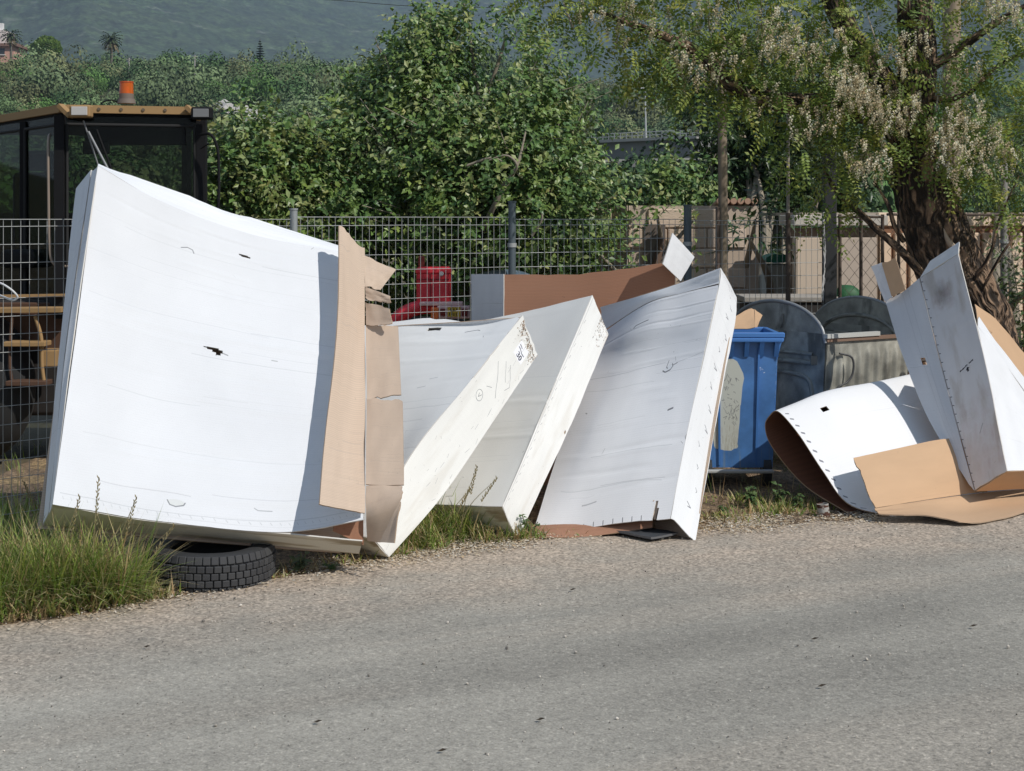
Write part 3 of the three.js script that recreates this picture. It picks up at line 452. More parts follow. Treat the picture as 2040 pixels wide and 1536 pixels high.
// ---------- tyre ----------
{
  const c = onGround(405, 1166).setY(0), Rt = 0.315, W = 0.205, rub = mat([0.028, 0.029, 0.031], 0.72, { bumpMap: dataTex(256, 256, (u, v, o, i, j) => { o[0] = o[1] = o[2] = 255 * fbm(u * 30, v * 30, 91, 3); }, false), bumpScale: 0.002 });
  c.z -= 0.14;
  const t = thing('tyre', 'worn black truck tyre lying flat in the weeds under the big white box', 'tyre', c); t.rotation.set(0.03, 0.4, -0.03); t.scale.set(1.04, 0.92, 1.04);
  const loc = (name, g, m, p) => { const o = new THREE.Mesh(g, m); o.name = name; o.castShadow = o.receiveShadow = true; p.add(o); return o; };
  const q = [[0.19, 0.03], [0.20, 0.012], [0.235, 0.004], [0.27, 0.006], [0.295, 0.02], [Rt - 0.012, 0.036], [Rt - 0.012, W - 0.036], [0.295, W - 0.018], [0.268, W - 0.005], [0.235, W - 0.003], [0.205, W - 0.012], [0.19, W - 0.03], [0.2, W - 0.05], [0.28, W * 0.5], [0.2, 0.05], [0.19, 0.03]];
  loc('casing', new THREE.LatheGeometry(q.map(p => new THREE.Vector2(...p)), 64), rub, t);
  const tread = mat([0.036, 0.037, 0.04], 0.7), treadDust = mat([0.048, 0.049, 0.051], 0.85);
  const rowsY = [[0.020, 0.034], [0.058, 0.034], [0.096, 0.034], [0.134, 0.034], [0.176, 0.042]], n = 50, arc = 2 * Math.PI / n * Rt, bl = rowsY.map(([y, h]) => new RoundedBoxGeometry(arc * 0.89, h + 0.001, 0.022, 1, 0.005));
  const R = rng(5);
  rowsY.forEach(([y, h], k) => { for (let i = 0; i < n; i++) { const a = (i + (k % 2) * 0.35) / n * 2 * Math.PI, e = k === 0 || k === 4 ? -0.010 : 0; const o = loc('tread_block', bl[k], R() > 0.6 ? treadDust : tread, t); o.position.set(Math.sin(a) * (Rt - 0.009 + e), y, Math.cos(a) * (Rt - 0.009 + e)); o.rotation.set(k === 4 ? -0.3 : k === 0 ? 0.3 : 0, a, (R() - 0.5) * 0.04, 'YXZ'); } });
}
// ---------- blue wheelie bin ----------
{
  const d = 10.08, cx = (1558 - CX) / F * d - 0.29, z = -d, base = V(cx, 0, z - 0.3);
  const b = thing('wheelie_bin', 'blue plastic wheelie bin with a worn white patch on its front', 'wheelie bin', base);
  const blueMap = canvasTex(1024, 1024, (g, w, h) => {
    const R = rng(8), im = g.createImageData(w, h), D = im.data;
    for (let j = 0; j < h; j++) for (let i = 0; i < w; i++) { const u = i / w, v = j / h, q = (j * w + i) * 4, m = 0.9 + 0.25 * (fbm(u * 5, v * 9, 95, 4) - 0.5) + 0.06 * (hash2(i, j, 3) - 0.5), s = sstep(0.62, 0.86, fbm(u * 26, v * 3, 96, 4)) * sstep(0.55, 1, v) * 0.6; D[q] = lerp(84, 150, s) * m; D[q + 1] = lerp(136, 155, s) * m; D[q + 2] = lerp(200, 160, s) * m; D[q + 3] = 255; }
    g.putImageData(im, 0, 0);
    g.fillStyle = '#c9ccc2'; g.beginPath(); const pts = []; for (let k = 0; k <= 40; k++) { const a = k / 40 * 6.2832; pts.push([w * (0.33 + 0.21 * Math.sign(Math.cos(a)) * Math.pow(Math.abs(Math.cos(a)), 0.55) + 0.09 * (vn(k * 0.45, 1, 3) - 0.5)), h * (0.50 + 0.36 * Math.sign(Math.sin(a)) * Math.pow(Math.abs(Math.sin(a)), 0.5) + 0.02 * (vn(k * 0.9, 4, 3) - 0.5))]); }
    pts.forEach((p, i) => i ? g.lineTo(...p) : g.moveTo(...p)); g.fill(); g.save(); g.clip();
    for (let i = 0; i < 160; i++) { g.fillStyle = `rgba(130,112,88,${0.1 + R() * 0.3})`; g.fillRect(w * (0.12 + 0.42 * R()), h * (0.66 + 0.2 * R()), 2 + R() * 5, 10 + R() * 60); }
    for (let i = 0; i < 46; i++) { const x = w * (0.3 + 0.2 * R()), y = h * (0.28 + 0.36 * R()); penMark(g, [[x, y], [x + (R() - 0.5) * 60, y + (R() - 0.5) * 80], [x + (R() - 0.5) * 70, y + (R() - 0.5) * 60]], 2 + R() * 3, 0.55); }
    g.restore();
    g.strokeStyle = 'rgba(225,228,235,.85)'; for (let i = 0; i < 9; i++) { g.lineWidth = 2 + R() * 5; const x = w * (0.77 + 0.06 * R()), y = h * (0.20 + 0.05 * R()); g.beginPath(); g.moveTo(x, y); g.lineTo(x + 30 * (R() - 0.3), y + 30 * (R() - 0.5)); g.stroke(); }
    for (let i = 0; i < 60; i++) { g.fillStyle = `rgba(190,200,215,${0.3 + R() * 0.5})`; g.fillRect(w * (0.985 + 0.02 * R()), h * R(), 4, 4 + 26 * R()); }
  });
  const mb = mat(0xffffff, 0.45, { map: blueMap }), blue = mat([0.06, 0.19, 0.49], 0.45), dark = mat([0.02, 0.022, 0.024], 0.6);
  const y0 = 0.13, y1 = 0.985, wt = 0.265, wb = 0.235, df = z;                     // front plane leans a little
  const face = (x0, x1, zt, zb) => board([[V(cx + x0 * wt, y1, zt), V(cx + x1 * wt, y1, zt)], [V(cx + x0 * wb, y0, zb), V(cx + x1 * wb, y0, zb)]], { nu: 4, nv: 6, wave: 0.003, t: 0.006, seed: 8 });
  const fr = face(-1, 1, df, df - 0.05); part('body', fr, [mb, blue, blue], b);
  part('rib', [beam(V(cx + 0.135, y1 - 0.05, df + 0.006), V(cx + 0.122, y0 + 0.02, df - 0.044), 0.012, 0.014, V(1, 0, 0)), beam(V(cx - 0.135, y1 - 0.05, df + 0.006), V(cx - 0.122, y0 + 0.02, df - 0.044), 0.012, 0.014, V(1, 0, 0))], blue, b);
  for (const s of [-1, 1]) part('side_wall', board([[V(cx + s * wt, y1, df), V(cx + s * wt, y1, df - 0.62)], [V(cx + s * wb, y0, df - 0.05), V(cx + s * wb, y0, df - 0.5)]], { nu: 3, nv: 3, t: 0.006 }), [blue, blue, blue], b);
  part('back_wall', board([[V(cx - wt, y1, df - 0.62), V(cx + wt, y1, df - 0.62)], [V(cx - wb, y0, df - 0.5), V(cx + wb, y0, df - 0.5)]], { nu: 3, nv: 3 }), [blue, blue, blue], b);
  part('floor', box(wb * 2 - 0.01, 0.012, 0.44, V(cx, y0 + 0.01, df - 0.275)), blue, b);
  const rim = part('rim', [rbox(0.60, 0.035, 0.05, 0.008, V(cx, 1.028, df + 0.03)), rbox(0.58, 0.028, 0.06, 0.008, V(cx, 0.995, df + 0.028)), rbox(0.04, 0.05, 0.66, 0.01, V(cx + 0.28, 1.01, df - 0.3)), rbox(0.04, 0.05, 0.66, 0.01, V(cx - 0.28, 1.01, df - 0.3)), rbox(0.6, 0.05, 0.05, 0.01, V(cx, 1.01, df - 0.62))], blue, b);
  for (let i = 0; i < 6; i++) part('lip_gusset', [beam(V(cx - 0.25 + i * 0.1, 0.985, df + 0.05), V(cx - 0.25 + i * 0.1, 0.88, df - 0.002), 0.008, 0.03, V(1, 0, 0))], blue, b);
  part('corner_guard', [board([[V(cx + 0.245, 0.98, df + 0.03), V(cx + 0.292, 0.98, df - 0.02)], [V(cx + 0.258, 0.86, df + 0.002), V(cx + 0.266, 0.86, df - 0.05)]], { nu: 3, nv: 3 })], blue, b);
  part('axle_bar', [rbox(0.56, 0.022, 0.05, 0.008, V(cx - 0.05, 0.118, df + 0.03))], mat([0.42, 0.43, 0.42], 0.6), b);
  for (const s of [-1, 1]) { const w = part('wheel', new THREE.CylinderGeometry(0.1, 0.1, 0.05, 24).rotateZ(Math.PI / 2).translate(cx + s * 0.2, 0.1, df - 0.1), dark, b); part('hub', new THREE.CylinderGeometry(0.04, 0.04, 0.056, 16).rotateZ(Math.PI / 2).translate(cx + s * 0.2, 0.1, df - 0.1), mat([0.2, 0.2, 0.2], 0.5), w); }
}
// ---------- metal container with arched ends ----------
{
  const K = V(2.187, 0, -10.5), e = V(-0.55, 0, -0.835).normalize(), f = V(0.83, 0, -0.55).normalize(), W = 1.0, L = 0.86, yR = 0.985, y0 = 0.24;
  const b = thing('waste_container', 'galvanized rubbish container with arched end walls and ribbed front, behind the white curl', 'container', K);
  const zinc = (s, base, spot) => dataTex(512, 512, (u, v, o, i, j) => { const m = 0.78 + 0.5 * (fbm(u * 9, v * 9, s, 5) - 0.5) + 0.12 * (hash2(i, j, s) - 0.5), st = spot * sstep(0.58, 0.75, fbm(u * 7, v * 3, s + 9, 5)); o[0] = base[0] * m * (1 - st * 0.5); o[1] = base[1] * m * (1 - st * 0.5); o[2] = base[2] * m * (1 - st * 0.5); });
  const zLit = mat(0xffffff, 0.62, { map: zinc(101, [205, 203, 190], 0.5), metalness: 0.25 }), zEnd = mat(0xffffff, 0.62, { map: zinc(102, [200, 200, 192], 0.6), metalness: 0.25 }), rust = mat([0.22, 0.14, 0.10], 0.9), steel = mat([0.18, 0.18, 0.17], 0.6, { metalness: 0.5 });
  const P = (u, y, v) => K.clone().addScaledVector(e, u * W).addScaledVector(f, v * L).setY(y);
  const arch = (v, m, flip, name) => {                             // end wall with a half-round top, built as a fan of columns
    const n = 28, pos = [], ix = [], uv = [];
    for (let i = 0; i <= n; i++) { const u = i / n, top = yR - 0.05 + 0.27 * Math.sqrt(Math.max(0, 1 - Math.pow(2 * u - 1, 2))), ins = 0.05 * (1 - 2 * u); for (let s = 0; s < 2; s++) for (const y of [0, 1]) { const p = P(u + (y ? 0 : ins), y ? top : y0, v + (s ? 0.012 : 0) * flip); pos.push(p.x, p.y, p.z); uv.push(u, y ? top : y0); } }
    for (let i = 0; i < n; i++) { const a = i * 4, c = a + 4; ix.push(a, a + 1, c, a + 1, c + 1, c, a + 2, c + 2, a + 3, a + 3, c + 2, c + 3, a + 1, a + 3, c + 1, a + 3, c + 3, c + 1); }
    const g = new THREE.BufferGeometry(); g.setAttribute('position', new THREE.Float32BufferAttribute(pos, 3)); g.setAttribute('uv', new THREE.Float32BufferAttribute(uv, 2)); g.setIndex(ix); g.computeVertexNormals(); const w = part(name, g, m, b);
    const pts = []; for (let i = 0; i <= n; i++) { const u = i / n; pts.push(P(u, yR - 0.05 + 0.275 * Math.sqrt(Math.max(0, 1 - Math.pow(2 * u - 1, 2))), v)); } part('rim_tube', pipe(pts, 0.013, 8, 48), mat([0.34, 0.35, 0.36], 0.45, { metalness: 0.4 }), w);
    return w;
  };
  const near = arch(0, zEnd, 1, 'end_wall'); const far = arch(1, zEnd, -1, 'end_wall');
  // pressed panels on the near end
  const pr = (u0, u1, ya, yb) => pipe([P(u0, ya, -0.006), P(u0, yb - 0.05, -0.006), P(u0 + 0.05, yb, -0.006), P(u1 - 0.05, yb, -0.006), P(u1, yb - 0.05, -0.006), P(u1, ya, -0.006)], 0.016, 8, 40);
  part('pressed_panel', pr(0.14, 0.84, 0.3, 0.68), zEnd, near); part('pressed_bar', [pipe([P(0.12, 0.79, -0.006), P(0.5, 0.785, -0.008), P(0.88, 0.79, -0.006)], 0.018, 8, 20), pipe([P(0.12, 0.85, -0.004), P(0.88, 0.85, -0.004)], 0.012, 8, 8)], zEnd, near);
  part('latch', [box(0.05, 0.06, 0.02, P(0.1, 0.81, -0.012))], steel, near); part('lift_hook', pipe([P(0.42, 1.12, -0.01), P(0.41, 1.06, -0.02), P(0.44, 1.02, -0.01)], 0.007, 6, 10), steel, near);
  part('inner_beam', [beam(P(0.2, 0.92, 0.985), P(0.85, 0.92, 0.985), 0.02, 0.06), pipe(Array.from({ length: 20 }, (_, i) => { const u = 0.1 + 0.8 * i / 19; return P(u, 0.86 + 0.22 * Math.sqrt(Math.max(0, 1 - Math.pow((2 * u - 1) / 0.85, 2))), 0.98); }), 0.014, 8, 30)], zEnd, far);
  // ribbed front, slightly tapering inwards
  const nr = 9, cols = 90, rws = [];
  for (let j = 0; j <= 12; j++) { const y = lerp(yR - 0.03, y0, j / 12), r = []; for (let i = 0; i <= cols; i++) { const v = i / cols, k = (v * nr) % 1, hi = sstep(0.0, 0.1, 1 - j / 12 - 0.02) * (j > 1 ? 1 : 0), q = Math.pow(Math.max(0, 1 - Math.abs(k - 0.5) / 0.3), 0.6) * hi * 0.024; r.push(P(0.05 * (j / 12) - q, y, 0.012 + v * 0.976)); } rws.push(r); }
  const gf = sheet(rws, p => [p.x, p.y]); part('front_wall', gf, zLit, b);
  part('back_wall', board([[P(1, yR - 0.04, 0), P(1, yR - 0.04, 1)], [P(0.95, y0, 0), P(0.95, y0, 1)]], { nu: 3, nv: 3 }), [zEnd, zEnd, zEnd], b);
  part('floor', board([[P(0.95, y0, 0), P(0.95, y0, 1)], [P(0.05, y0, 0), P(0.05, y0, 1)]], { nu: 2, nv: 2 }), [zEnd, zEnd, zEnd], b);
  part('front_rim', [beam(P(-0.01, yR, -0.01), P(-0.01, yR, 0.6), 0.035, 0.03)], mat([0.5, 0.5, 0.47], 0.6), b); part('rusty_hinge', [beam(P(-0.006, yR - 0.028, 0.0), P(-0.006, yR - 0.028, 1), 0.024, 0.026)], rust, b);
  part('handle', pipe([P(-0.015, 0.86, 0.14), P(-0.05, 0.83, 0.24), P(-0.05, 0.72, 0.25), P(-0.04, 0.66, 0.2), P(-0.04, 0.63, 0.1), P(-0.01, 0.55, 0.04)], 0.008, 6, 24), mat([0.07, 0.07, 0.07], 0.6), b);
  for (const [u, v] of [[0.15, 0.12], [0.85, 0.12], [0.15, 0.88], [0.85, 0.88]]) { const w = part('castor', new THREE.CylinderGeometry(0.095, 0.095, 0.045, 20).rotateZ(Math.PI / 2).translate(...P(u, 0.095, v).toArray()), mat([0.03, 0.03, 0.03], 0.8), b); part('fork', [beam(P(u, 0.1, v), P(u, y0, v), 0.07, 0.03, V(1, 0, 0))], steel, w); }
}
// ---------- fences, posts, poles ----------
M.galv = mat([0.43, 0.44, 0.43], 0.45, { metalness: 0.3 }); M.postSteel = mat([0.10, 0.125, 0.14], 0.55, { metalness: 0.2 }); M.rustPost = mat([0.10, 0.075, 0.06], 0.9);
const fp = { a: V(-4.6, 0, -6.6), b: V(-1.39, 0, -9.75), c: V(0, 0, -10.8), d: V(1.33, 0, -11.4), e: V(2.16, 0, -11.75), f: V(2.56, 0, -11.95), g: V(4.6, 0, -12.6) };
fp.b = at(585, 437, 9.75).setY(0); fp.d = at(1370, 437, 11.4).setY(0); fp.e = at(1570, 437, 11.8).setY(0); fp.f = at(1652, 437, 11.95).setY(0);
function meshPanel(p, q, h, label, o = {}) {
  const b = thing('wire_fence', label, 'fence', p.clone().lerp(q, 0.5).setY(0), 'fence panels'); const u = q.clone().sub(p), L = u.length(); u.normalize();
  const n = Math.round(L / 0.052), g = [], R = rng(L * 100 | 0), nrm = V(u.z, 0, -u.x), sag = x => 0.012 * (vn(x * 1.5, 2, 9) - 0.5);
  for (let i = 0; i <= n; i++) { const x = i / n * L, a = p.clone().addScaledVector(u, x).addScaledVector(nrm, 0.004 + sag(x)); g.push(bar(a.clone().setY(0.03), a.clone().addScaledVector(u, (R() - 0.5) * 0.008).setY(h), 0.0018, 4)); }
  for (let y = 0.06; y <= h + 0.001; y += 0.1) { const yy = y + (h % 0.1) * 0; const k = Math.max(2, Math.round(L / 0.5)); for (let j = 0; j < k; j++) { const x0 = j / k * L, x1 = (j + 1) / k * L; g.push(bar(p.clone().addScaledVector(u, x0).addScaledVector(nrm, sag(x0)).setY(yy + 0.006 * (vn(x0 * 2, y * 9, 4) - 0.5)), p.clone().addScaledVector(u, x1).addScaledVector(nrm, sag(x1)).setY(yy + 0.006 * (vn(x1 * 2, y * 9, 4) - 0.5)), 0.0024, 4)); } }
  g.push(bar(p.clone().setY(h), q.clone().setY(h), 0.0026, 4));
  const m = part('wire_mesh', g, M.galv, b); m.userData.kind = 'stuff'; return b;
}
meshPanel(fp.a, fp.b, 1.8, 'welded wire fence panel behind the biggest white box, in front of the loader');
meshPanel(fp.b, fp.c, 1.815, 'welded wire fence panel in front of the red machine');
meshPanel(fp.c, fp.d, 1.8, 'welded wire fence panel before the block shed, behind the brown box');
meshPanel(fp.d, fp.e, 1.79, 'welded wire fence panel between the blue-grey post and the thin rusty pole');
meshPanel(fp.e, fp.f, 1.8, 'narrow welded wire panel between thin rusty pole and dark square post');
const post = (name, label, p, r, h, m, sides = 12, cap = true) => { const b = thing(name, label, 'post', p, 'fence posts'); part('shaft', bar(p.clone().setY(0), p.clone().setY(h), r, sides), m, b); if (cap) part('cap', bar(p.clone().setY(h), p.clone().setY(h + 0.012), r * 1.15, sides), m, b); for (const y of [0.4, 1.0, 1.6]) part('clamp', bar(p.clone().setY(y), p.clone().setY(y + 0.03), r * 1.22, sides), M.galv, b); return b; };
post('fence_post', 'pale steel fence post showing above the biggest white box', fp.b, 0.025, 1.86, mat([0.32, 0.34, 0.34], 0.5, { metalness: 0.3 }));
post('fence_post', 'grey steel fence post standing above the brown box, in front of the leafy tree', fp.c, 0.027, 1.92, M.postSteel);
post('fence_post', 'blue-grey fence post before the block shed, behind the white diamond flap', fp.d, 0.03, 1.9, M.postSteel);
{ const p = fp.f; const b = thing('square_post', 'thick dark square gate post with a pale torn strip hanging on it', 'post', p); part('shaft', rbox(0.10, 2.5, 0.10, 0.01, p.clone().setY(1.25)), mat([0.028, 0.03, 0.033], 0.7), b); part('torn_strip', board([[V(p.x - 0.075, 1.85, p.z + 0.06), V(p.x - 0.05, 1.86, p.z + 0.065)], [V(p.x - 0.06, 1.5, p.z + 0.075), V(p.x - 0.035, 1.48, p.z + 0.06)], [V(p.x - 0.08, 1.2, p.z + 0.07), V(p.x - 0.06, 1.15, p.z + 0.07)]], { nu: 4, nv: 30, t: 0.001, wave: 0.03, seed: 12, torn: { left: 0.5, right: 0.5 } }), [mat([0.5, 0.5, 0.5], 0.7), mat([0.5, 0.5, 0.5], 0.7), mat([0.5, 0.5, 0.5], 0.7)], b); }
{ const p = fp.e; const b = thing('thin_pole', 'thin pale rusty pole where the two short wire panels meet', 'pole', p); part('shaft', bar(p.clone().setY(0), p.clone().setY(2.75), 0.013, 8), mat([0.33, 0.29, 0.25], 0.8), b); part('rusty_lower_tube', bar(p.clone().setY(0), p.clone().setY(1.85), 0.02, 8), M.rustPost, b); }
const woodTex = dataTex(256, 1024, (u, v, o, i, j) => { const m = 0.8 + 0.35 * (fbm(u * 30, v * 3, 111, 4) - 0.5) + 0.3 * (fbm(u * 4, v * 6, 112, 3) - 0.5); o[0] = 158 * m; o[1] = 142 * m; o[2] = 122 * m; });
{ const p = at(1442, 437, 12.3).setY(0); const b = thing('wooden_pole', 'slim grey wooden pole in front of the block shed, rising into the leaves', 'pole', p); part('shaft', limb([p.clone(), p.clone().setY(1.6).add(V(-0.005, 0, 0)), p.clone().setY(3.3).add(V(-0.02, 0, 0))], [0.042, 0.04, 0.036], 10, 16, 0.04, 3), mat(0xffffff, 0.9, { map: woodTex }), b); part('twin_batten', limb([p.clone().add(V(-0.055, 0, 0.01)), p.clone().add(V(-0.05, 1.9, 0.01))], [0.022, 0.02], 8, 6, 0.04, 4), mat([0.16, 0.12, 0.10], 0.9), b); part('wire_tie', pipe([V(p.x - 0.05, 2.63, p.z + 0.04), V(p.x, 2.66, p.z + 0.05), V(p.x + 0.04, 2.72, p.z + 0.03)], 0.008, 5, 8), mat([0.02, 0.02, 0.02], 0.8), b); }
{ const p = at(1896, 437, 12.9).setY(0); const b = thing('utility_pole', 'pale round utility pole behind the locust trunk', 'pole', p); part('shaft', limb([p.clone(), p.clone().setY(3), p.clone().setY(7)], [0.085, 0.078, 0.066], 16, 10, 0.01, 3), mat(0xffffff, 0.85, { map: woodTex, color: lin(1.25, 1.25, 1.2) }), b); part('step_iron', bar(V(p.x - 0.07, 3.4, p.z + 0.05), V(p.x + 0.16, 3.4, p.z + 0.05), 0.008, 6), M.postSteel, b); }
// chain-link gate and fence to the right
function chainLink(p, q, h, label, y0 = 0.05) {
  const b = thing('chain_link_fence', label, 'fence', p.clone().lerp(q, 0.5).setY(0), 'fence panels'), u = q.clone().sub(p), L = u.length(); u.normalize(); const nrm = V(u.z, 0, -u.x), s = 0.055, g = [], n = Math.floor(L / s), m = Math.floor((h - y0) / s);
  for (let i = 0; i < n; i++) for (let j = 0; j < m; j++) { const x = i * s, y = y0 + j * s, sgn = (i + j) % 2; const a = p.clone().addScaledVector(u, x + (sgn ? 0 : s)).addScaledVector(nrm, 0.003 * (sgn ? 1 : -1)).setY(y), c = p.clone().addScaledVector(u, x + (sgn ? s : 0)).addScaledVector(nrm, 0.003 * (sgn ? 1 : -1)).setY(y + s); g.push(bar(a, c, 0.0019, 3)); }
  const w = part('wire_mesh', g, mat([0.13, 0.11, 0.09], 0.8), b); w.userData.kind = 'stuff';
  for (const y of [h, y0 + 0.6]) part('rail', bar(p.clone().setY(y), q.clone().setY(y), 0.012, 8), M.rustPost, b);
  for (const t of [0.04, 0.5, 0.98]) part('upright', bar(p.clone().lerp(q, t).setY(0), p.clone().lerp(q, t).setY(h + 0.02), 0.014, 8), M.rustPost, b); return b;
}
const fg = at(1760, 437, 12.15).setY(0), fh = at(2000, 437, 12.6).setY(0), fi = at(2300, 437, 13.1).setY(0);
chainLink(fp.f.clone().add(V(0.07, 0, 0)), fg, 1.82, 'chain-link gate leaf beside the dark square post');
chainLink(fg.clone().add(V(0.03, 0, 0)), fi, 1.84, 'chain-link fence behind the locust trunk at the right edge');
post('fence_post', 'weathered fence post among the weeds right of the locust trunk', fh, 0.03, 2.3, mat([0.24, 0.23, 0.21], 0.8));
// ---------- shed of concrete blocks ----------
{
  const K = at(1250, 437, 14.2).setY(0), u = V(0.985, 0, -0.17).normalize(), v = V(-0.75, 0, -0.66).normalize();
  const b = thing('block_shed', 'roughly plastered block shed behind the wire fence, under the trees', 'shed', K);
  const tones = [[0.60, 0.475, 0.36], [0.64, 0.51, 0.39], [0.56, 0.44, 0.335], [0.62, 0.50, 0.40]].map((c, i) => mat(c, 0.95, { bumpMap: dataTex(128, 128, (a, q, o, x, y) => { o[0] = o[1] = o[2] = 255 * fbm(a * 12, q * 12, 120 + i, 4); }, false), bumpScale: 0.003 }));
  const R = rng(33), bw = 0.39, bh = 0.19; const bg = [0, 1, 2].map(i => new RoundedBoxGeometry(bw - 0.012, bh - 0.012, 0.1, 1, 0.006 + i * 0.003));
  const fill = mat([0.48, 0.39, 0.31], 1);
  const wall = (dir, nrm, len, name) => {
    const yaw = Math.atan2(-dir.z, dir.x), w = part(name, box(len, 1.93, 0.1, V(0, 0, 0)).rotateY(yaw).translate(...K.clone().addScaledVector(dir, len / 2).addScaledVector(nrm, -0.075).setY(0.965).toArray()), fill, b);
    for (let j = 0; j < 10; j++) for (let i = -1; i < len / bw; i++) { const x = (i + 0.5 + (j % 2) * 0.5) * bw; if (x - bw / 2 < 0 || x + bw / 2 > len) continue; if (j === 9 && R() < 0.15) continue; const o = new THREE.Mesh(bg[R() * 3 | 0], tones[R() * 4 | 0]); o.name = 'block'; const p = K.clone().addScaledVector(dir, x).addScaledVector(nrm, -0.05 + 0.006 * R()).setY(0.1 + j * bh).sub(baseOf.get(b)); o.position.copy(p); o.rotation.y = yaw; o.castShadow = o.receiveShadow = true; w.add(o); }
    return w;
  };
  wall(u, V(0.17, 0, 0.985).normalize(), 1.30, 'front_wall'); wall(v, V(-0.66, 0, 0.75).normalize(), 1.2, 'side_wall');
  for (let i = 0; i < 6; i++) part('roof_tile', new THREE.CylinderGeometry(0.03, 0.038, 0.4, 10, 1, false).rotateX(Math.PI / 2 - 0.15).translate(...K.clone().addScaledVector(u, 0.9 + i * 0.07).setY(1.945).add(V(0, 0, -0.17)).toArray()), mat([0.40, 0.25, 0.17], 0.9), b);
  part('window_hole', box(0.2, 0.5, 0.03, K.clone().addScaledVector(u, 0.26).addScaledVector(V(0.17, 0, 0.985), 0.02).setY(1.5)), mat([0.16, 0.13, 0.11], 1), b);
  part('brace', [beam(K.clone().addScaledVector(u, 0.2).add(V(0, 1.1, 0.12)), K.clone().addScaledVector(u, 0.33).add(V(0, 1.62, 0.06)), 0.05, 0.05), beam(K.clone().addScaledVector(u, 0.33).add(V(0, 1.3, 0.1)), K.clone().addScaledVector(u, 0.43).add(V(0, 1.05, 0.12)), 0.04, 0.04)], mat([0.12, 0.075, 0.05], 0.9), b);
}
// ---------- yard things behind the right fence ----------
{ const p = at(1475, 437, 13.3).setY(0), b = thing('metal_trough', 'low dark rusty trough below the block shed, behind the wire', 'trough', p); const q = p.clone().add(V(0.5, 0, -0.1)); part('tank', rbox(0.95, 1.08, 0.5, 0.03, q.clone().setY(0.54)), mat([0.035, 0.03, 0.027], 0.85), b); part('rim', rbox(0.99, 0.05, 0.54, 0.01, q.clone().setY(1.10)), mat([0.36, 0.33, 0.29], 0.8), b); }
{ const p = at(1546, 437, 15.5).setY(0), b = thing('hutch', 'small pale hutch with a green curved top, seen through the wire right of the shed', 'hutch', p); part('body', rbox(0.26, 1.34, 0.3, 0.02, p.clone().setY(0.67)), mat([0.45, 0.46, 0.42], 0.8), b); part('green_top', new THREE.CylinderGeometry(0.15, 0.15, 0.34, 20, 1, false, -Math.PI / 2, Math.PI).rotateX(-Math.PI / 2).scale(1, 0.6, 1).translate(p.x, 1.36, p.z), mat([0.03, 0.22, 0.15], 0.5), b); }
{ // panelled hut front with two doors, then ribbed sheet fence
  const p = at(1574, 437, 14).setY(0), q = at(1745, 437, 14.2).setY(0), b = thing('panel_hut', 'beige flat-panelled hut behind the wire gate', 'hut', p), pan = mat([0.56, 0.46, 0.36], 0.85), pan2 = mat([0.48, 0.40, 0.33], 0.85), yaw = Math.atan2(-(q.z - p.z), q.x - p.x), L = p.distanceTo(q);
  const P = t => p.clone().lerp(q, t);
  part('wall', box(L, 1.72, 0.08).rotateY(yaw).translate(...P(0.5).setY(0.86).toArray()), mat([0.2, 0.15, 0.11], 0.9), b);
  for (const [t0, t1, m] of [[0.02, 0.38, pan], [0.5, 0.98, pan2]]) { const d = part('door_panel', rbox((t1 - t0) * L, 1.6, 0.05, 0.008).rotateY(yaw).translate(...P((t0 + t1) / 2).setY(0.83).add(V(0, 0, 0.06)).toArray()), m, b); part('door_bead', [box(0.02, 1.6, 0.02).rotateY(yaw).translate(...P(t0 + 0.03).setY(0.83).add(V(0, 0, 0.094)).toArray())], mat([0.3, 0.25, 0.2], 0.8), d); }
  part('roof_edge', rbox(L + 0.1, 0.1, 0.3, 0.01).rotateY(yaw).translate(...P(0.5).setY(1.79).toArray()), mat([0.5, 0.46, 0.40], 0.8), b);
  part('roof_sheet', box(L + 0.04, 0.03, 1.2).rotateY(yaw).translate(...P(0.5).setY(1.85).add(V(0, 0, -0.7)).toArray()), mat([0.35, 0.3, 0.25], 0.9), b);
}
{ const p = at(1690, 437, 13.2).setY(0), b = thing('green_sack', 'green plastic sack leaning on the hut door', 'sack', p); const g = new THREE.SphereGeometry(0.125, 20, 14); const a = g.attributes.position; for (let i = 0; i < a.count; i++) { const k = 1 + 0.25 * (vn(a.getX(i) * 14, a.getY(i) * 14 + a.getZ(i) * 9, 5) - 0.5); a.setXYZ(i, a.getX(i) * k, a.getY(i) * k * 1.1, a.getZ(i) * k * 0.8); } g.computeVertexNormals(); g.translate(p.x, 1.1, p.z); part('bag', g, mat([0.015, 0.10, 0.03], 0.6), b); part('stool', [rbox(0.4, 0.06, 0.35, 0.01, p.clone().setY(0.93)), ...[-1, 1].flatMap(s => [-1, 1].map(t => bar(V(p.x + s * 0.16, 0, p.z + t * 0.13), V(p.x + s * 0.16, 0.93, p.z + t * 0.13), 0.015, 6)))], mat([0.2, 0.15, 0.1], 0.9), b); }
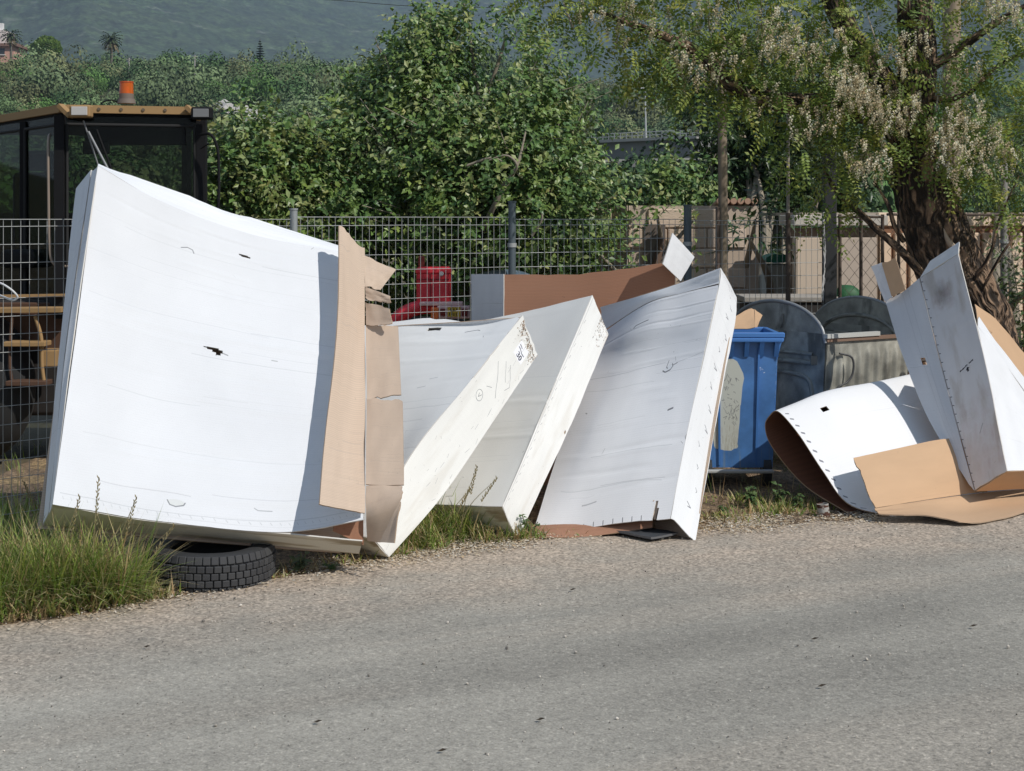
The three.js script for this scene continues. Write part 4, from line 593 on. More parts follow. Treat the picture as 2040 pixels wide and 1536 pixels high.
{ const p = at(1745, 437, 14.3).setY(0), q = at(2330, 437, 15.6).setY(0), b = thing('sheet_wall', 'beige ribbed sheet wall with rust-brown seams, right of the hut', 'wall', p), L = p.distanceTo(q), yaw = Math.atan2(-(q.z - p.z), q.x - p.x), n = Math.floor(L / 0.17);
  const tones = [[0.70, 0.53, 0.38], [0.66, 0.50, 0.36], [0.74, 0.58, 0.43]].map(c => mat(c, 0.8));
  part('backing', box(L, 1.74, 0.03).rotateY(yaw).translate(...p.clone().lerp(q, 0.5).setY(0.87).toArray()), mat([0.22, 0.11, 0.06], 0.9), b);
  const sh = new RoundedBoxGeometry(0.128, 1.66, 0.04, 2, 0.012), R = rng(6);
  for (let i = 0; i < n; i++) { const o = new THREE.Mesh(sh, tones[R() * 3 | 0]); o.name = 'ribbed_sheet'; o.position.copy(p.clone().lerp(q, (i + 0.5) / n).setY(0.84).add(V(0.002, 0, 0.03)).sub(baseOf.get(b))); o.rotation.y = yaw; o.castShadow = o.receiveShadow = true; b.add(o); }
  part('top_rail', rbox(L, 0.13, 0.09, 0.01).rotateY(yaw).translate(...p.clone().lerp(q, 0.5).setY(1.80).toArray()), tones[2], b); }
// ---------- red machine and car behind the fence ----------
{
  const d = 11.9, p = at(860, 437, d).setY(0), b = thing('red_machine', 'red farm machine with a square tank and yellow plate behind the wire fence', 'machine', p), red = mat([0.72, 0.035, 0.05], 0.42), dk = mat([0.02, 0.02, 0.02], 0.8), s = 3000 / d, X = x => (x - CX) / s, Y = y => EYE - (y - HY) / s;
  const tk = part('tank', [rbox(0.265, 0.30, 0.24, 0.02, V(X(863), Y(570), -d - 0.1)), rbox(0.28, 0.04, 0.26, 0.012, V(X(863), Y(540), -d - 0.1))], red, b); part('filler_cap', new THREE.CylinderGeometry(0.016, 0.02, 0.03, 16).rotateX(Math.PI / 2).translate(X(880), Y(545), -d + 0.035), mat([0.6, 0.58, 0.56], 0.5), tk); part('seam', [box(0.255, 0.008, 0.01, V(X(863), Y(556), -d + 0.024)), box(0.008, 0.27, 0.01, V(X(858), Y(572), -d + 0.024))], mat([0.3, 0.012, 0.018], 0.5), tk); part('tank_neck', rbox(0.05, 0.1, 0.05, 0.01, V(X(838), Y(523), -d - 0.1)), mat([0.2, 0.03, 0.02], 0.7), tk);
  part('fender', limb([V(X(776), Y(650), -d), V(X(800), Y(628), -d), V(X(830), Y(614), -d), V(X(880), Y(612), -d)], [0.05, 0.06, 0.06, 0.05], 10, 16), red, b);
  const lb = part('lamp_bar', [rbox(0.26, 0.10, 0.08, 0.012, V(X(905), Y(620), -d + 0.1)), rbox(0.34, 0.03, 0.12, 0.01, V(X(880), Y(604), -d + 0.06))], mat([0.72, 0.48, 0.45], 0.5), b);
  part('tail_lamp', rbox(0.045, 0.06, 0.02, 0.006, V(X(884), Y(620), -d + 0.145)), mat([0.16, 0.012, 0.012], 0.2), lb); part('tail_lamp', rbox(0.045, 0.06, 0.02, 0.006, V(X(927), Y(620), -d + 0.145)), mat([0.16, 0.012, 0.012], 0.2), lb); part('side_marker', rbox(0.06, 0.09, 0.03, 0.006, V(X(868), Y(622), -d + 0.13)), mat([0.8, 0.18, 0.04], 0.3), lb);
  part('number_plate', box(0.10, 0.075, 0.012, V(X(906), Y(619), -d + 0.15)), mat(0xffffff, 0.6, { map: canvasTex(128, 96, (g, w, h) => { g.fillStyle = '#c9a531'; g.fillRect(0, 0, w, h); g.fillStyle = '#3a2c12'; g.font = 'bold 34px sans-serif'; g.textAlign = 'center'; const q = rng(3); for (let k = 0; k < 3; k++) g.fillRect(26 + k * 30, 12, 9 + q() * 8, 28); for (let k = 0; k < 5; k++) g.fillRect(14 + k * 22, 50 + q() * 10, 8 + q() * 8, 30); }) }), lb);
  part('chassis', rbox(0.5, 0.5, 0.5, 0.03, V(X(860), 0.75, -d - 0.3)), dk, b); for (const k of [-1, 1]) part('wheel', new THREE.TorusGeometry(0.3, 0.12, 12, 28).rotateY(Math.PI / 2).translate(X(860) + k * 0.36, 0.42, -d - 0.3), dk, b);
}
{
  const p = at(1004, 437, 11.7).setY(0), b = thing('domed_bin', 'dark bin with a pale-rimmed domed lid peeping over the brown box', 'bin', p), dk = mat([0.03, 0.034, 0.04], 0.35), pale = mat([0.46, 0.50, 0.48], 0.5);
  const prof = Array.from({ length: 12 }, (_, i) => { const a = i / 11 * Math.PI / 2; return new THREE.Vector2(0.255 * Math.cos(a) + 0.001, 0.1 * Math.sin(a)); });
  part('body', new THREE.CylinderGeometry(0.245, 0.2, 1.22, 28).translate(p.x, 0.68, p.z), dk, b); part('foot', new THREE.CylinderGeometry(0.22, 0.22, 0.08, 28).translate(p.x, 0.04, p.z), dk, b);
  const l = part('lid', new THREE.LatheGeometry(prof, 28).translate(p.x, 1.31, p.z), dk, b); part('lid_rim', new THREE.TorusGeometry(0.252, 0.012, 8, 36).rotateX(Math.PI / 2).translate(p.x, 1.31, p.z), pale, l); part('lid_patch', new THREE.LatheGeometry(prof.map(q => new THREE.Vector2(q.x * 1.012, q.y * 1.015)), 14, 0.15, 1.3).translate(p.x, 1.311, p.z), pale, l);
}
// ---------- wheel loader ----------
{
  const d0 = 10.95, s = 3000 / d0, hR = EYE + (HY - 212) / s;
  const FL = at(120, 437, 10.95).setY(0), FR = at(402, 437, 11.2).setY(0), BL = at(-40, 437, 12.5).setY(0), BR = at(372, 437, 12.75).setY(0);
  const b = thing('wheel_loader', 'yellow and black wheel loader with an orange beacon on its cab roof, behind the fence', 'loader', FL.clone());
  const yel = mat([0.34, 0.21, 0.09], 0.8), blk = new THREE.MeshPhysicalMaterial({ color: lin(0.012, 0.012, 0.013), roughness: 0.75, specularIntensity: 0.35 }), rub = mat([0.02, 0.02, 0.02], 0.9), brown = mat([0.09, 0.045, 0.025], 0.8);
  const glass = new THREE.MeshPhysicalMaterial({ color: lin(0.62, 0.66, 0.62), transmission: 1, thickness: 0, roughness: 0.03, ior: 1.5, specularIntensity: 0.25 });
  const y0 = 1.18, y1 = hR - 0.07;
  const U = p => p.clone();
  // roof slab with overhang
  const quad = (pts, ya, yb, m, name, par = b) => { const g = new THREE.BufferGeometry(), pos = [], ix = []; for (const y of [ya, yb]) for (const p of pts) pos.push(p.x, y, p.z); const n = pts.length; for (let i = 0; i < n; i++) { const j = (i + 1) % n; ix.push(i, j, n + i, j, n + j, n + i); } for (let i = 1; i < n - 1; i++) { ix.push(n, n + i, n + i + 1, 0, i + 1, i); } g.setAttribute('position', new THREE.Float32BufferAttribute(pos, 3)); g.setIndex(ix); const q = g.toNonIndexed(); q.computeVertexNormals(); q.setAttribute('uv', new THREE.Float32BufferAttribute(new Float32Array(q.attributes.position.count * 2), 2)); return part(name, q, m, par); };
  const cen = FL.clone().add(FR).add(BL).add(BR).multiplyScalar(0.25), out = (p, k) => cen.clone().lerp(p, k);
  const roof = quad([out(FL, 1.03), out(FR, 1.04), out(BR, 1.02), out(BL, 1.02)], hR - 0.045, hR + 0.012, yel, 'roof');
  quad([out(FL, 0.97), out(FR, 0.97), out(BR, 0.97), out(BL, 0.97)], hR - 0.12, hR - 0.036, blk, 'roof_liner');
  const pil = (p, name = 'pillar', w = 0.07) => part(name, beam(p.clone().setY(y0 - 0.1), p.clone().setY(y1), w, w, V(1, 0, 0)), blk, b);
  pil(FL); pil(FR); pil(BL); pil(BR); pil(FL.clone().lerp(BL, 0.42), 'door_post', 0.05);
  part('sill', [beam(FL.clone().setY(y0), FR.clone().setY(y0), 0.07, 0.1), beam(FL.clone().setY(y0), BL.clone().setY(y0), 0.07, 0.1)], blk, b);
  const pane = (p, q, ya, yb, name) => part(name, board([[p.clone().setY(yb), q.clone().setY(yb)], [p.clone().setY(ya), q.clone().setY(ya)]], { nu: 2, nv: 2, t: 0.004, wave: 0 }), [glass, glass, glass], b);
  pane(FL, FR, y0, y1, 'windscreen'); pane(BL, FL.clone().lerp(BL, 0.42), y0 - 0.1, y1, 'door_window'); pane(FL.clone().lerp(BL, 0.42), FL, y0 - 0.1, y1, 'side_window'); pane(FR, BR, y0, y1, 'side_window'); pane(BR, BL, y0 + 0.5, y1, 'rear_window');
  // inside: rear bulkhead, seat, steering column
  part('bulkhead', beam(BL.clone().lerp(BR, 0.02).setY(y0 + 0.3), BL.clone().lerp(BR, 0.98).setY(y0 + 0.3), 0.06, 0.75), blk, b);
  const seatP = FL.clone().lerp(FR, 0.15).lerp(BL.clone().lerp(BR, 0.15), 0.55);
  part('seat', [rbox(0.42, 0.62, 0.12, 0.04, seatP.clone().setY(1.86)), rbox(0.46, 0.14, 0.46, 0.04, seatP.clone().setY(1.5).add(V(0.05, 0, 0.2))), rbox(0.24, 0.16, 0.1, 0.03, seatP.clone().setY(2.26))], blk, b);
  part('dashboard', [rbox(0.5, 0.5, 0.25, 0.05, FL.clone().lerp(FR, 0.55).setY(1.4).add(V(0, 0, -0.3)))], blk, b); part('steering_wheel', new THREE.TorusGeometry(0.17, 0.014, 8, 24).rotateX(-1).translate(...FL.clone().lerp(FR, 0.42).setY(1.72).add(V(0, 0, -0.42)).toArray()), blk, b);
  // lights, beacon, wipers, mirror arm, rail
  const lamp = (x, y, d, lens) => { const p = at(x, y, d), h = part('work_light', rbox(0.15, 0.09, 0.1, 0.015, p), x < 200 ? yel : blk, b); part('lens', rbox(0.115, 0.062, 0.01, 0.004, p.clone().add(V(0, 0, 0.052))), lens, h); };
  lamp(162, 222, 10.82, mat([0.55, 0.53, 0.5], 0.25)); lamp(403, 226, 11.05, mat([0.2, 0.2, 0.2], 0.1)); part('lamp_bracket', [beam(at(372, 212, 11.12), at(398, 238, 11.1), 0.06, 0.03), beam(at(120, 210, 10.9), at(142, 232, 10.86), 0.06, 0.03)], yel, b);
  { const p = at(252, 207, 11.5), s2 = 3000 / 11.5, bs = part('beacon_base', [new THREE.CylinderGeometry(0.062, 0.07, 0.035, 24).translate(p.x, p.y + 0.02, p.z), new THREE.CylinderGeometry(0.055, 0.055, 0.045, 24).translate(p.x, p.y + 0.055, p.z)], mat([0.16, 0.13, 0.11], 0.7), b);
    part('beacon_lens', new THREE.CylinderGeometry(0.05, 0.053, 0.085, 24).translate(p.x, p.y + 0.12, p.z), new THREE.MeshPhysicalMaterial({ color: lin(0.95, 0.22, 0.02), roughness: 0.15, transmission: 0.55, thickness: 0 }), bs); part('beacon_reflector', [box(0.04, 0.05, 0.01, V(p.x, p.y + 0.11, p.z)), new THREE.CylinderGeometry(0.012, 0.012, 0.05, 10).translate(p.x + 0.012, p.y + 0.1, p.z + 0.02)], mat([0.85, 0.6, 0.3], 0.2, { metalness: 0.6 }), bs); part('beacon_cap', new THREE.CylinderGeometry(0.054, 0.054, 0.008, 24).translate(p.x, p.y + 0.166, p.z), mat([0.5, 0.09, 0.02], 0.4), bs); part('beacon_cable', pipe([V(p.x - 0.06, p.y + 0.01, p.z), V(p.x - 0.12, p.y + 0.03, p.z), V(p.x - 0.2, p.y + 0.005, p.z)], 0.006, 5, 12), blk, bs); }
  part('wiper', [bar(at(166, 240, 10.9), at(196, 330, 10.95), 0.006, 5), bar(at(176, 262, 10.9), at(222, 350, 10.9), 0.01, 5)], mat([0.25, 0.26, 0.27], 0.4), b); part('wiper', [bar(at(192, 258, 10.94), at(222, 338, 10.96), 0.009, 5)], blk, b);
  part('mirror_arm', pipe([at(398, 268, 11.1), at(420, 268, 11.05), at(432, 290, 11.05), at(436, 340, 11.05), at(434, 420, 11.05), at(425, 460, 11.1)], 0.011, 8, 30), blk, b); part('mirror_stay', bar(at(400, 296, 11.1), at(416, 286, 11.06), 0.006, 6), blk, b);
  part('grab_rail', pipe([at(100, 268, 11.05), at(97, 275, 10.98), at(97, 380, 10.95), at(99, 480, 10.95), at(103, 518, 10.95), at(112, 529, 10.95), at(140, 530, 10.95)], 0.011, 8, 40), mat([0.30, 0.24, 0.19], 0.5), b);
  // rubber seals and fittings
  for (const [p, q, ya, yb] of [[FL, FR, y0, y1], [FL.clone().lerp(BL, 0.42), FL, y0 - 0.1, y1], [BL, FL.clone().lerp(BL, 0.42), y0 - 0.1, y1]]) { const a = p.clone().lerp(q, 0.05), c = p.clone().lerp(q, 0.95), f = V(0, 0, 0.012), h = (o, y) => o.clone().setY(y).add(f); part('window_seal', [bar(h(a, ya + 0.06), h(a, yb - 0.06), 0.012, 6), bar(h(c, ya + 0.06), h(c, yb - 0.06), 0.012, 6), bar(h(a, yb - 0.06), h(c, yb - 0.06), 0.012, 6), bar(h(a, ya + 0.06), h(c, ya + 0.06), 0.012, 6)], rub, b); }
  part('rear_view_mirror', rbox(0.2, 0.1, 0.03, 0.012, FL.clone().lerp(FR, 0.22).setY(y1 - 0.22).add(V(0, 0, -0.12))), blk, b); part('sun_visor', rbox(0.75, 0.16, 0.015, 0.006, FL.clone().lerp(FR, 0.5).setY(y1 - 0.12).add(V(0, 0, -0.1))), blk, b);
  for (let i = 0; i < 6; i++) part('roof_bolt', new THREE.CylinderGeometry(0.012, 0.012, 0.012, 8).rotateX(Math.PI / 2).translate(...out(FL, 1.03).lerp(out(FR, 1.04), 0.12 + i * 0.15).setY(hR - 0.016).add(V(0, 0, 0.004)).toArray()), mat([0.2, 0.15, 0.1], 0.6, { metalness: 0.4 }), roof);
  // lower body
  part('platform', [beam(at(-120, 618, 10.9), at(135, 616, 10.8), 0.25, 0.03), beam(at(-120, 592, 10.95), at(130, 588, 10.9), 0.05, 0.02)], yel, b);
  part('chassis', [rbox(1.3, 0.85, 1.2, 0.04, at(180, 700, 11.7)), rbox(0.8, 0.5, 0.9, 0.04, at(-80, 720, 11.9))], mat([0.02, 0.016, 0.014], 0.8), b); part('frame_plate', [rbox(0.5, 0.35, 0.04, 0.01, at(60, 650, 11.05))], brown, b);
  for (const [x0, x1, y, d, wob] of [[14, 96, 684, 10.75, 0], [18, 98, 762, 10.72, 0.02]]) part('step', [rbox((x1 - x0) / 3000 * d, 0.035, 0.16, 0.006, at((x0 + x1) / 2, y, d))], y < 700 ? yel : brown, b);
  part('step_strap', pipe([at(24, 630, 10.74), at(20, 690, 10.73), at(20, 730, 10.72), at(24, 762, 10.72)], 0.012, 6, 16), brown, b); part('step_strap', pipe([at(70, 630, 10.74), at(82, 672, 10.73), at(84, 730, 10.72), at(88, 762, 10.72)], 0.014, 6, 16), yel, b); part('tool_box', rbox(0.12, 0.12, 0.2, 0.01, at(103, 712, 10.85)), yel, b);
  for (const [x, d] of [[-60, 11.1], [430, 12.2]]) { const c = at(x, 437, d).setY(0.58), w = part('wheel', new THREE.TorusGeometry(0.40, 0.18, 14, 40).scale(1, 1, 1.1).rotateY(-0.5).translate(c.x, c.y, c.z), rub, b); part('rim', new THREE.CylinderGeometry(0.27, 0.27, 0.22, 24).rotateX(Math.PI / 2).rotateY(-0.5).translate(c.x, c.y, c.z), yel, w); }
}
{ const g = pipe([at(-20, 560, 8.1), at(5, 566, 8.05), at(28, 582, 8.04), at(35, 592, 8.05), at(28, 598, 8.06), at(8, 592, 8.08), at(-20, 580, 8.1)], 0.006, 6, 40); const o = thing('plastic_strap', 'loop of white plastic strap caught on the left fence', 'strap', at(10, 590, 8.08)); part('loop', g, mat([0.62, 0.63, 0.63], 0.5), o); }
{ const p = onGround(1640, 1030), b = thing('rusty_can', 'crushed rusty tin can at the foot of the brown curl', 'can', p); part('can', new THREE.CylinderGeometry(0.035, 0.037, 0.08, 18, 1, true).rotateZ(0.12).translate(p.x, 0.042, p.z), mat(0xffffff, 0.6, { side: THREE.DoubleSide, map: dataTex(64, 64, (u, v, o) => { const s = sstep(0.45, 0.6, fbm(u * 6, v * 6, 7, 4)); o[0] = lerp(168, 78, s); o[1] = lerp(166, 48, s); o[2] = lerp(160, 36, s); }) }), b); part('can_base', new THREE.CylinderGeometry(0.033, 0.033, 0.003, 18).rotateZ(0.12).translate(p.x, 0.01, p.z), mat([0.3, 0.2, 0.15], 0.7), b); }

// ---------- vegetation ----------
const leafMat = (rough = 0.55, tr = 0.25) => new THREE.MeshPhysicalMaterial({ vertexColors: true, roughness: rough, transmission: tr, thickness: 0, side: THREE.DoubleSide, specularIntensity: 0.6 });
M.bark = mat(0xffffff, 0.95, { map: dataTex(512, 512, (u, v, o, i, j) => { const r = fbm(u * 44 + 5 * fbm(u * 6, v * 6, 5, 3), v * 9, 131, 5), m = 0.42 + 0.95 * sstep(0.3, 0.7, r) * (0.75 + 0.5 * hash2(i, j, 132)); o[0] = 104 * m; o[1] = 86 * m; o[2] = 70 * m; }) , bumpMap: dataTex(512, 512, (u, v, o) => { o[0] = o[1] = o[2] = 255 * sstep(0.3, 0.7, fbm(u * 44 + 5 * fbm(u * 6, v * 6, 5, 3), v * 9, 131, 5)); }, false), bumpScale: 0.035 });
M.barkPale = mat([0.30, 0.26, 0.20], 0.95);
const up = V(0, 1, 0);
// broad-leaved tree: twigs spring outwards from lumpy lobes and carry alternate leaves
function leafyTree(name, label, base, lobes, o) {
  const { seed, twigs, size = 0.085, col, wild = 0.35, limbs = [], bare = 40, group = 'leafy trees behind the fence' } = o;
  const R = rng(seed), b = thing(name, label, 'tree', base, group), s = new Soup(), wood = [];
  const tot = lobes.reduce((a, l) => a + l.r * l.r, 0), low = Math.min(...lobes.map(l => l.c.y - l.r));
  for (const l of limbs) wood.push(limb(l.p, l.r, 8, 14, 0.15, seed));
  const top = lobes.reduce((a, l) => a.add(l.c), V(0, 0, 0)).multiplyScalar(1 / lobes.length);
  lobes.forEach((l, i) => { const m = base.clone().lerp(l.c, 0.5).add(V((R() - 0.5) * 0.5, 0.3, (R() - 0.5) * 0.5)); wood.push(limb([base.clone().add(V((R() - 0.5) * 0.3, 0, (R() - 0.5) * 0.3)), m, l.c], [0.06, 0.04, 0.015], 6, 10, 0.1, seed + i)); });
  for (const l of lobes) {
    const n = Math.round(twigs * l.r * l.r / tot);
    for (let i = 0; i < n; i++) {
      const dir = sphereDir(R); if (dir.z < -0.55 && R() < 0.7) continue;
      const bump = 0.6 + 0.7 * vn(dir.x * 3.2 + l.c.x * 3, dir.y * 3.2 + dir.z * 2.5 + 7, seed);
      const rr = l.r * bump * (R() < 0.3 ? 0.45 + 0.5 * R() : 0.85 + 0.22 * R());
      const p = l.c.clone().addScaledVector(dir, rr); if (p.y < 0.1 || vn(p.x * 2.4 + p.z * 1.3, p.y * 2.4 + p.z * 0.7, seed + 5) < 0.30) continue;
      const d = dir.clone().add(V((R() - 0.5) * 1.3, 0.35 + (R() - 0.5) * 0.9, (R() - 0.5) * 1.3)).normalize(), len = 0.16 + 0.26 * R(), k = 7 + (R() * 6 | 0), tone = vary(col[R() * col.length | 0], R, 0.3);
      const sag = 0.3 * R();
      for (let j = 0; j < k; j++) {
        const t = j / k, q = p.clone().addScaledVector(d, len * t); q.y -= sag * len * t * t;
        const side = d.clone().cross(up).normalize().applyAxisAngle(d, j * 2.4 + R()), ld = side.multiplyScalar(0.8).addScaledVector(d, 0.5).add(V((R() - 0.5) * wild, -0.18, (R() - 0.5) * wild)).normalize();
        const nn = up.clone().multiplyScalar(0.3).add(SUN.clone().multiplyScalar(0.65)).addScaledVector(dir, 0.35).add(sphereDir(R).multiplyScalar(0.7)).normalize();
        const L = size * (0.6 + 0.75 * R()); s.leaf(q, ld, nn, L, L * (o.ratio ?? 0.55), vary(tone, R, 0.25), 0.12, 0.2 * R());
      }
      if (R() < bare / 1000) wood.push(bar(p, p.clone().addScaledVector(d, len), 0.004, 4));
    }
  }
  part('trunk', wood, M.barkPale, b); part('crown', s.geo(), leafMat(0.4, 0.22), b); return b;
}
const lobe = (x, y, d, r) => ({ c: at(x, y, d), r });
const MUL = [[0.155, 0.245, 0.06], [0.115, 0.20, 0.055], [0.215, 0.30, 0.08], [0.09, 0.165, 0.05], [0.30, 0.35, 0.14]];
leafyTree('leafy_tree', 'dense bushy tree with tangled pale twigs, tallest of the leafy trees, above the red machine', at(900, 437, 14.3).setY(0),
  [lobe(950, 150, 14, 0.55), lobe(880, 130, 14.3, 0.4), lobe(1040, 180, 14.1, 0.42), lobe(830, 210, 14.2, 0.5), lobe(1000, 270, 13.8, 0.6), lobe(890, 310, 13.7, 0.65), lobe(1080, 320, 13.8, 0.45), lobe(740, 290, 14.2, 0.45), lobe(1000, 420, 13.5, 0.65), lobe(1100, 430, 13.6, 0.5), lobe(860, 440, 13.6, 0.55), lobe(760, 400, 14, 0.5), lobe(1120, 230, 14.3, 0.22), lobe(745, 185, 14.6, 0.28), lobe(1060, 520, 13.6, 0.4), lobe(900, 540, 13.9, 0.6), lobe(740, 520, 14.2, 0.5), lobe(840, 90, 14.5, 0.22), lobe(1010, 70, 14.3, 0.2), lobe(935, 60, 14.4, 0.25)],
  { seed: 201, twigs: 7800, size: 0.064, col: MUL, bare: 60, limbs: [{ p: [at(960, 460, 13.2), at(990, 400, 13), at(1030, 330, 13), at(1050, 250, 13.1)], r: [0.03, 0.022, 0.015, 0.006] }, { p: [at(930, 330, 13), at(985, 315, 12.95), at(1020, 340, 12.95)], r: [0.014, 0.01, 0.006] }, { p: [at(1000, 370, 13), at(1030, 330, 12.9), at(1010, 310, 12.9), at(960, 325, 12.95)], r: [0.012, 0.014, 0.01, 0.005] }, { p: [at(1060, 470, 12.9), at(1080, 430, 12.85), at(1050, 390, 12.9)], r: [0.012, 0.01, 0.004] }] });
leafyTree('leafy_tree', 'loose light green tree between the loader mirror and the tallest leafy tree', at(540, 437, 13.6).setY(0),
  [lobe(510, 328, 13.4, 0.42), lobe(590, 338, 13.6, 0.4), lobe(470, 398, 13.2, 0.35), lobe(570, 418, 13.3, 0.5), lobe(650, 388, 13.6, 0.45), lobe(660, 458, 13.4, 0.4), lobe(540, 468, 13.2, 0.4), lobe(455, 338, 13.6, 0.24), lobe(650, 323, 14.2, 0.3), lobe(600, 518, 13.4, 0.4)],
  { seed: 202, twigs: 2800, size: 0.07, col: [...MUL, [0.15, 0.18, 0.05]] });
leafyTree('spreading_shrub', 'low spreading shrub over the shed roof, right of the tallest leafy tree', at(1260, 437, 14.9).setY(0),
  [lobe(1220, 385, 15.2, 0.26), lobe(1290, 378, 15.2, 0.22), lobe(1360, 380, 15.2, 0.2), lobe(1170, 420, 14.3, 0.28), lobe(1260, 410, 15, 0.15), lobe(1330, 395, 15, 0.16), lobe(1400, 392, 15.2, 0.15), lobe(1190, 500, 13.6, 0.14), lobe(1215, 530, 13.5, 0.1), lobe(1310, 432, 14.0, 0.07), lobe(1380, 440, 14.0, 0.06)],
  { seed: 203, twigs: 620, size: 0.07, col: MUL });
leafyTree('evergreen_tree', 'dark narrow-leaved tree in shade behind the slim wooden pole', at(1480, 437, 15.6).setY(0),
  [lobe(1420, 250, 17, 0.36), lobe(1480, 260, 17, 0.65), lobe(1560, 300, 17, 0.6), lobe(1420, 340, 17, 0.36), lobe(1520, 380, 17, 0.5), lobe(1600, 370, 17, 0.45), lobe(1490, 470, 13.9, 0.13), lobe(1505, 440, 13.9, 0.1), lobe(1545, 480, 16.5, 0.25), lobe(1560, 430, 16.5, 0.3), lobe(1660, 330, 17, 0.45), lobe(1700, 400, 17, 0.32), lobe(1440, 150, 17.5, 0.4), lobe(1550, 180, 17.5, 0.6), lobe(1680, 220, 17.5, 0.5)],
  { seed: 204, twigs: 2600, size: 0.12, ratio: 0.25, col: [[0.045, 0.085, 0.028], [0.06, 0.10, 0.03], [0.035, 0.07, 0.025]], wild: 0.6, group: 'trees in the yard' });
leafyTree('wild_shrub', 'straggly green shrub growing along the ribbed wall at the right edge', at(2010, 437, 13.8).setY(0),
  [lobe(1990, 400, 14.6, 0.3), lobe(2060, 380, 14.6, 0.4), lobe(2020, 640, 12.2, 0.3), lobe(2060, 560, 12.3, 0.25), lobe(2090, 680, 12.0, 0.35), lobe(1940, 390, 15.5, 0.4), lobe(2030, 300, 15.2, 0.4)],
  { seed: 205, twigs: 900, size: 0.06, ratio: 0.4, col: [[0.10, 0.15, 0.05], [0.13, 0.16, 0.06], [0.08, 0.12, 0.04]], group: 'trees in the yard' });
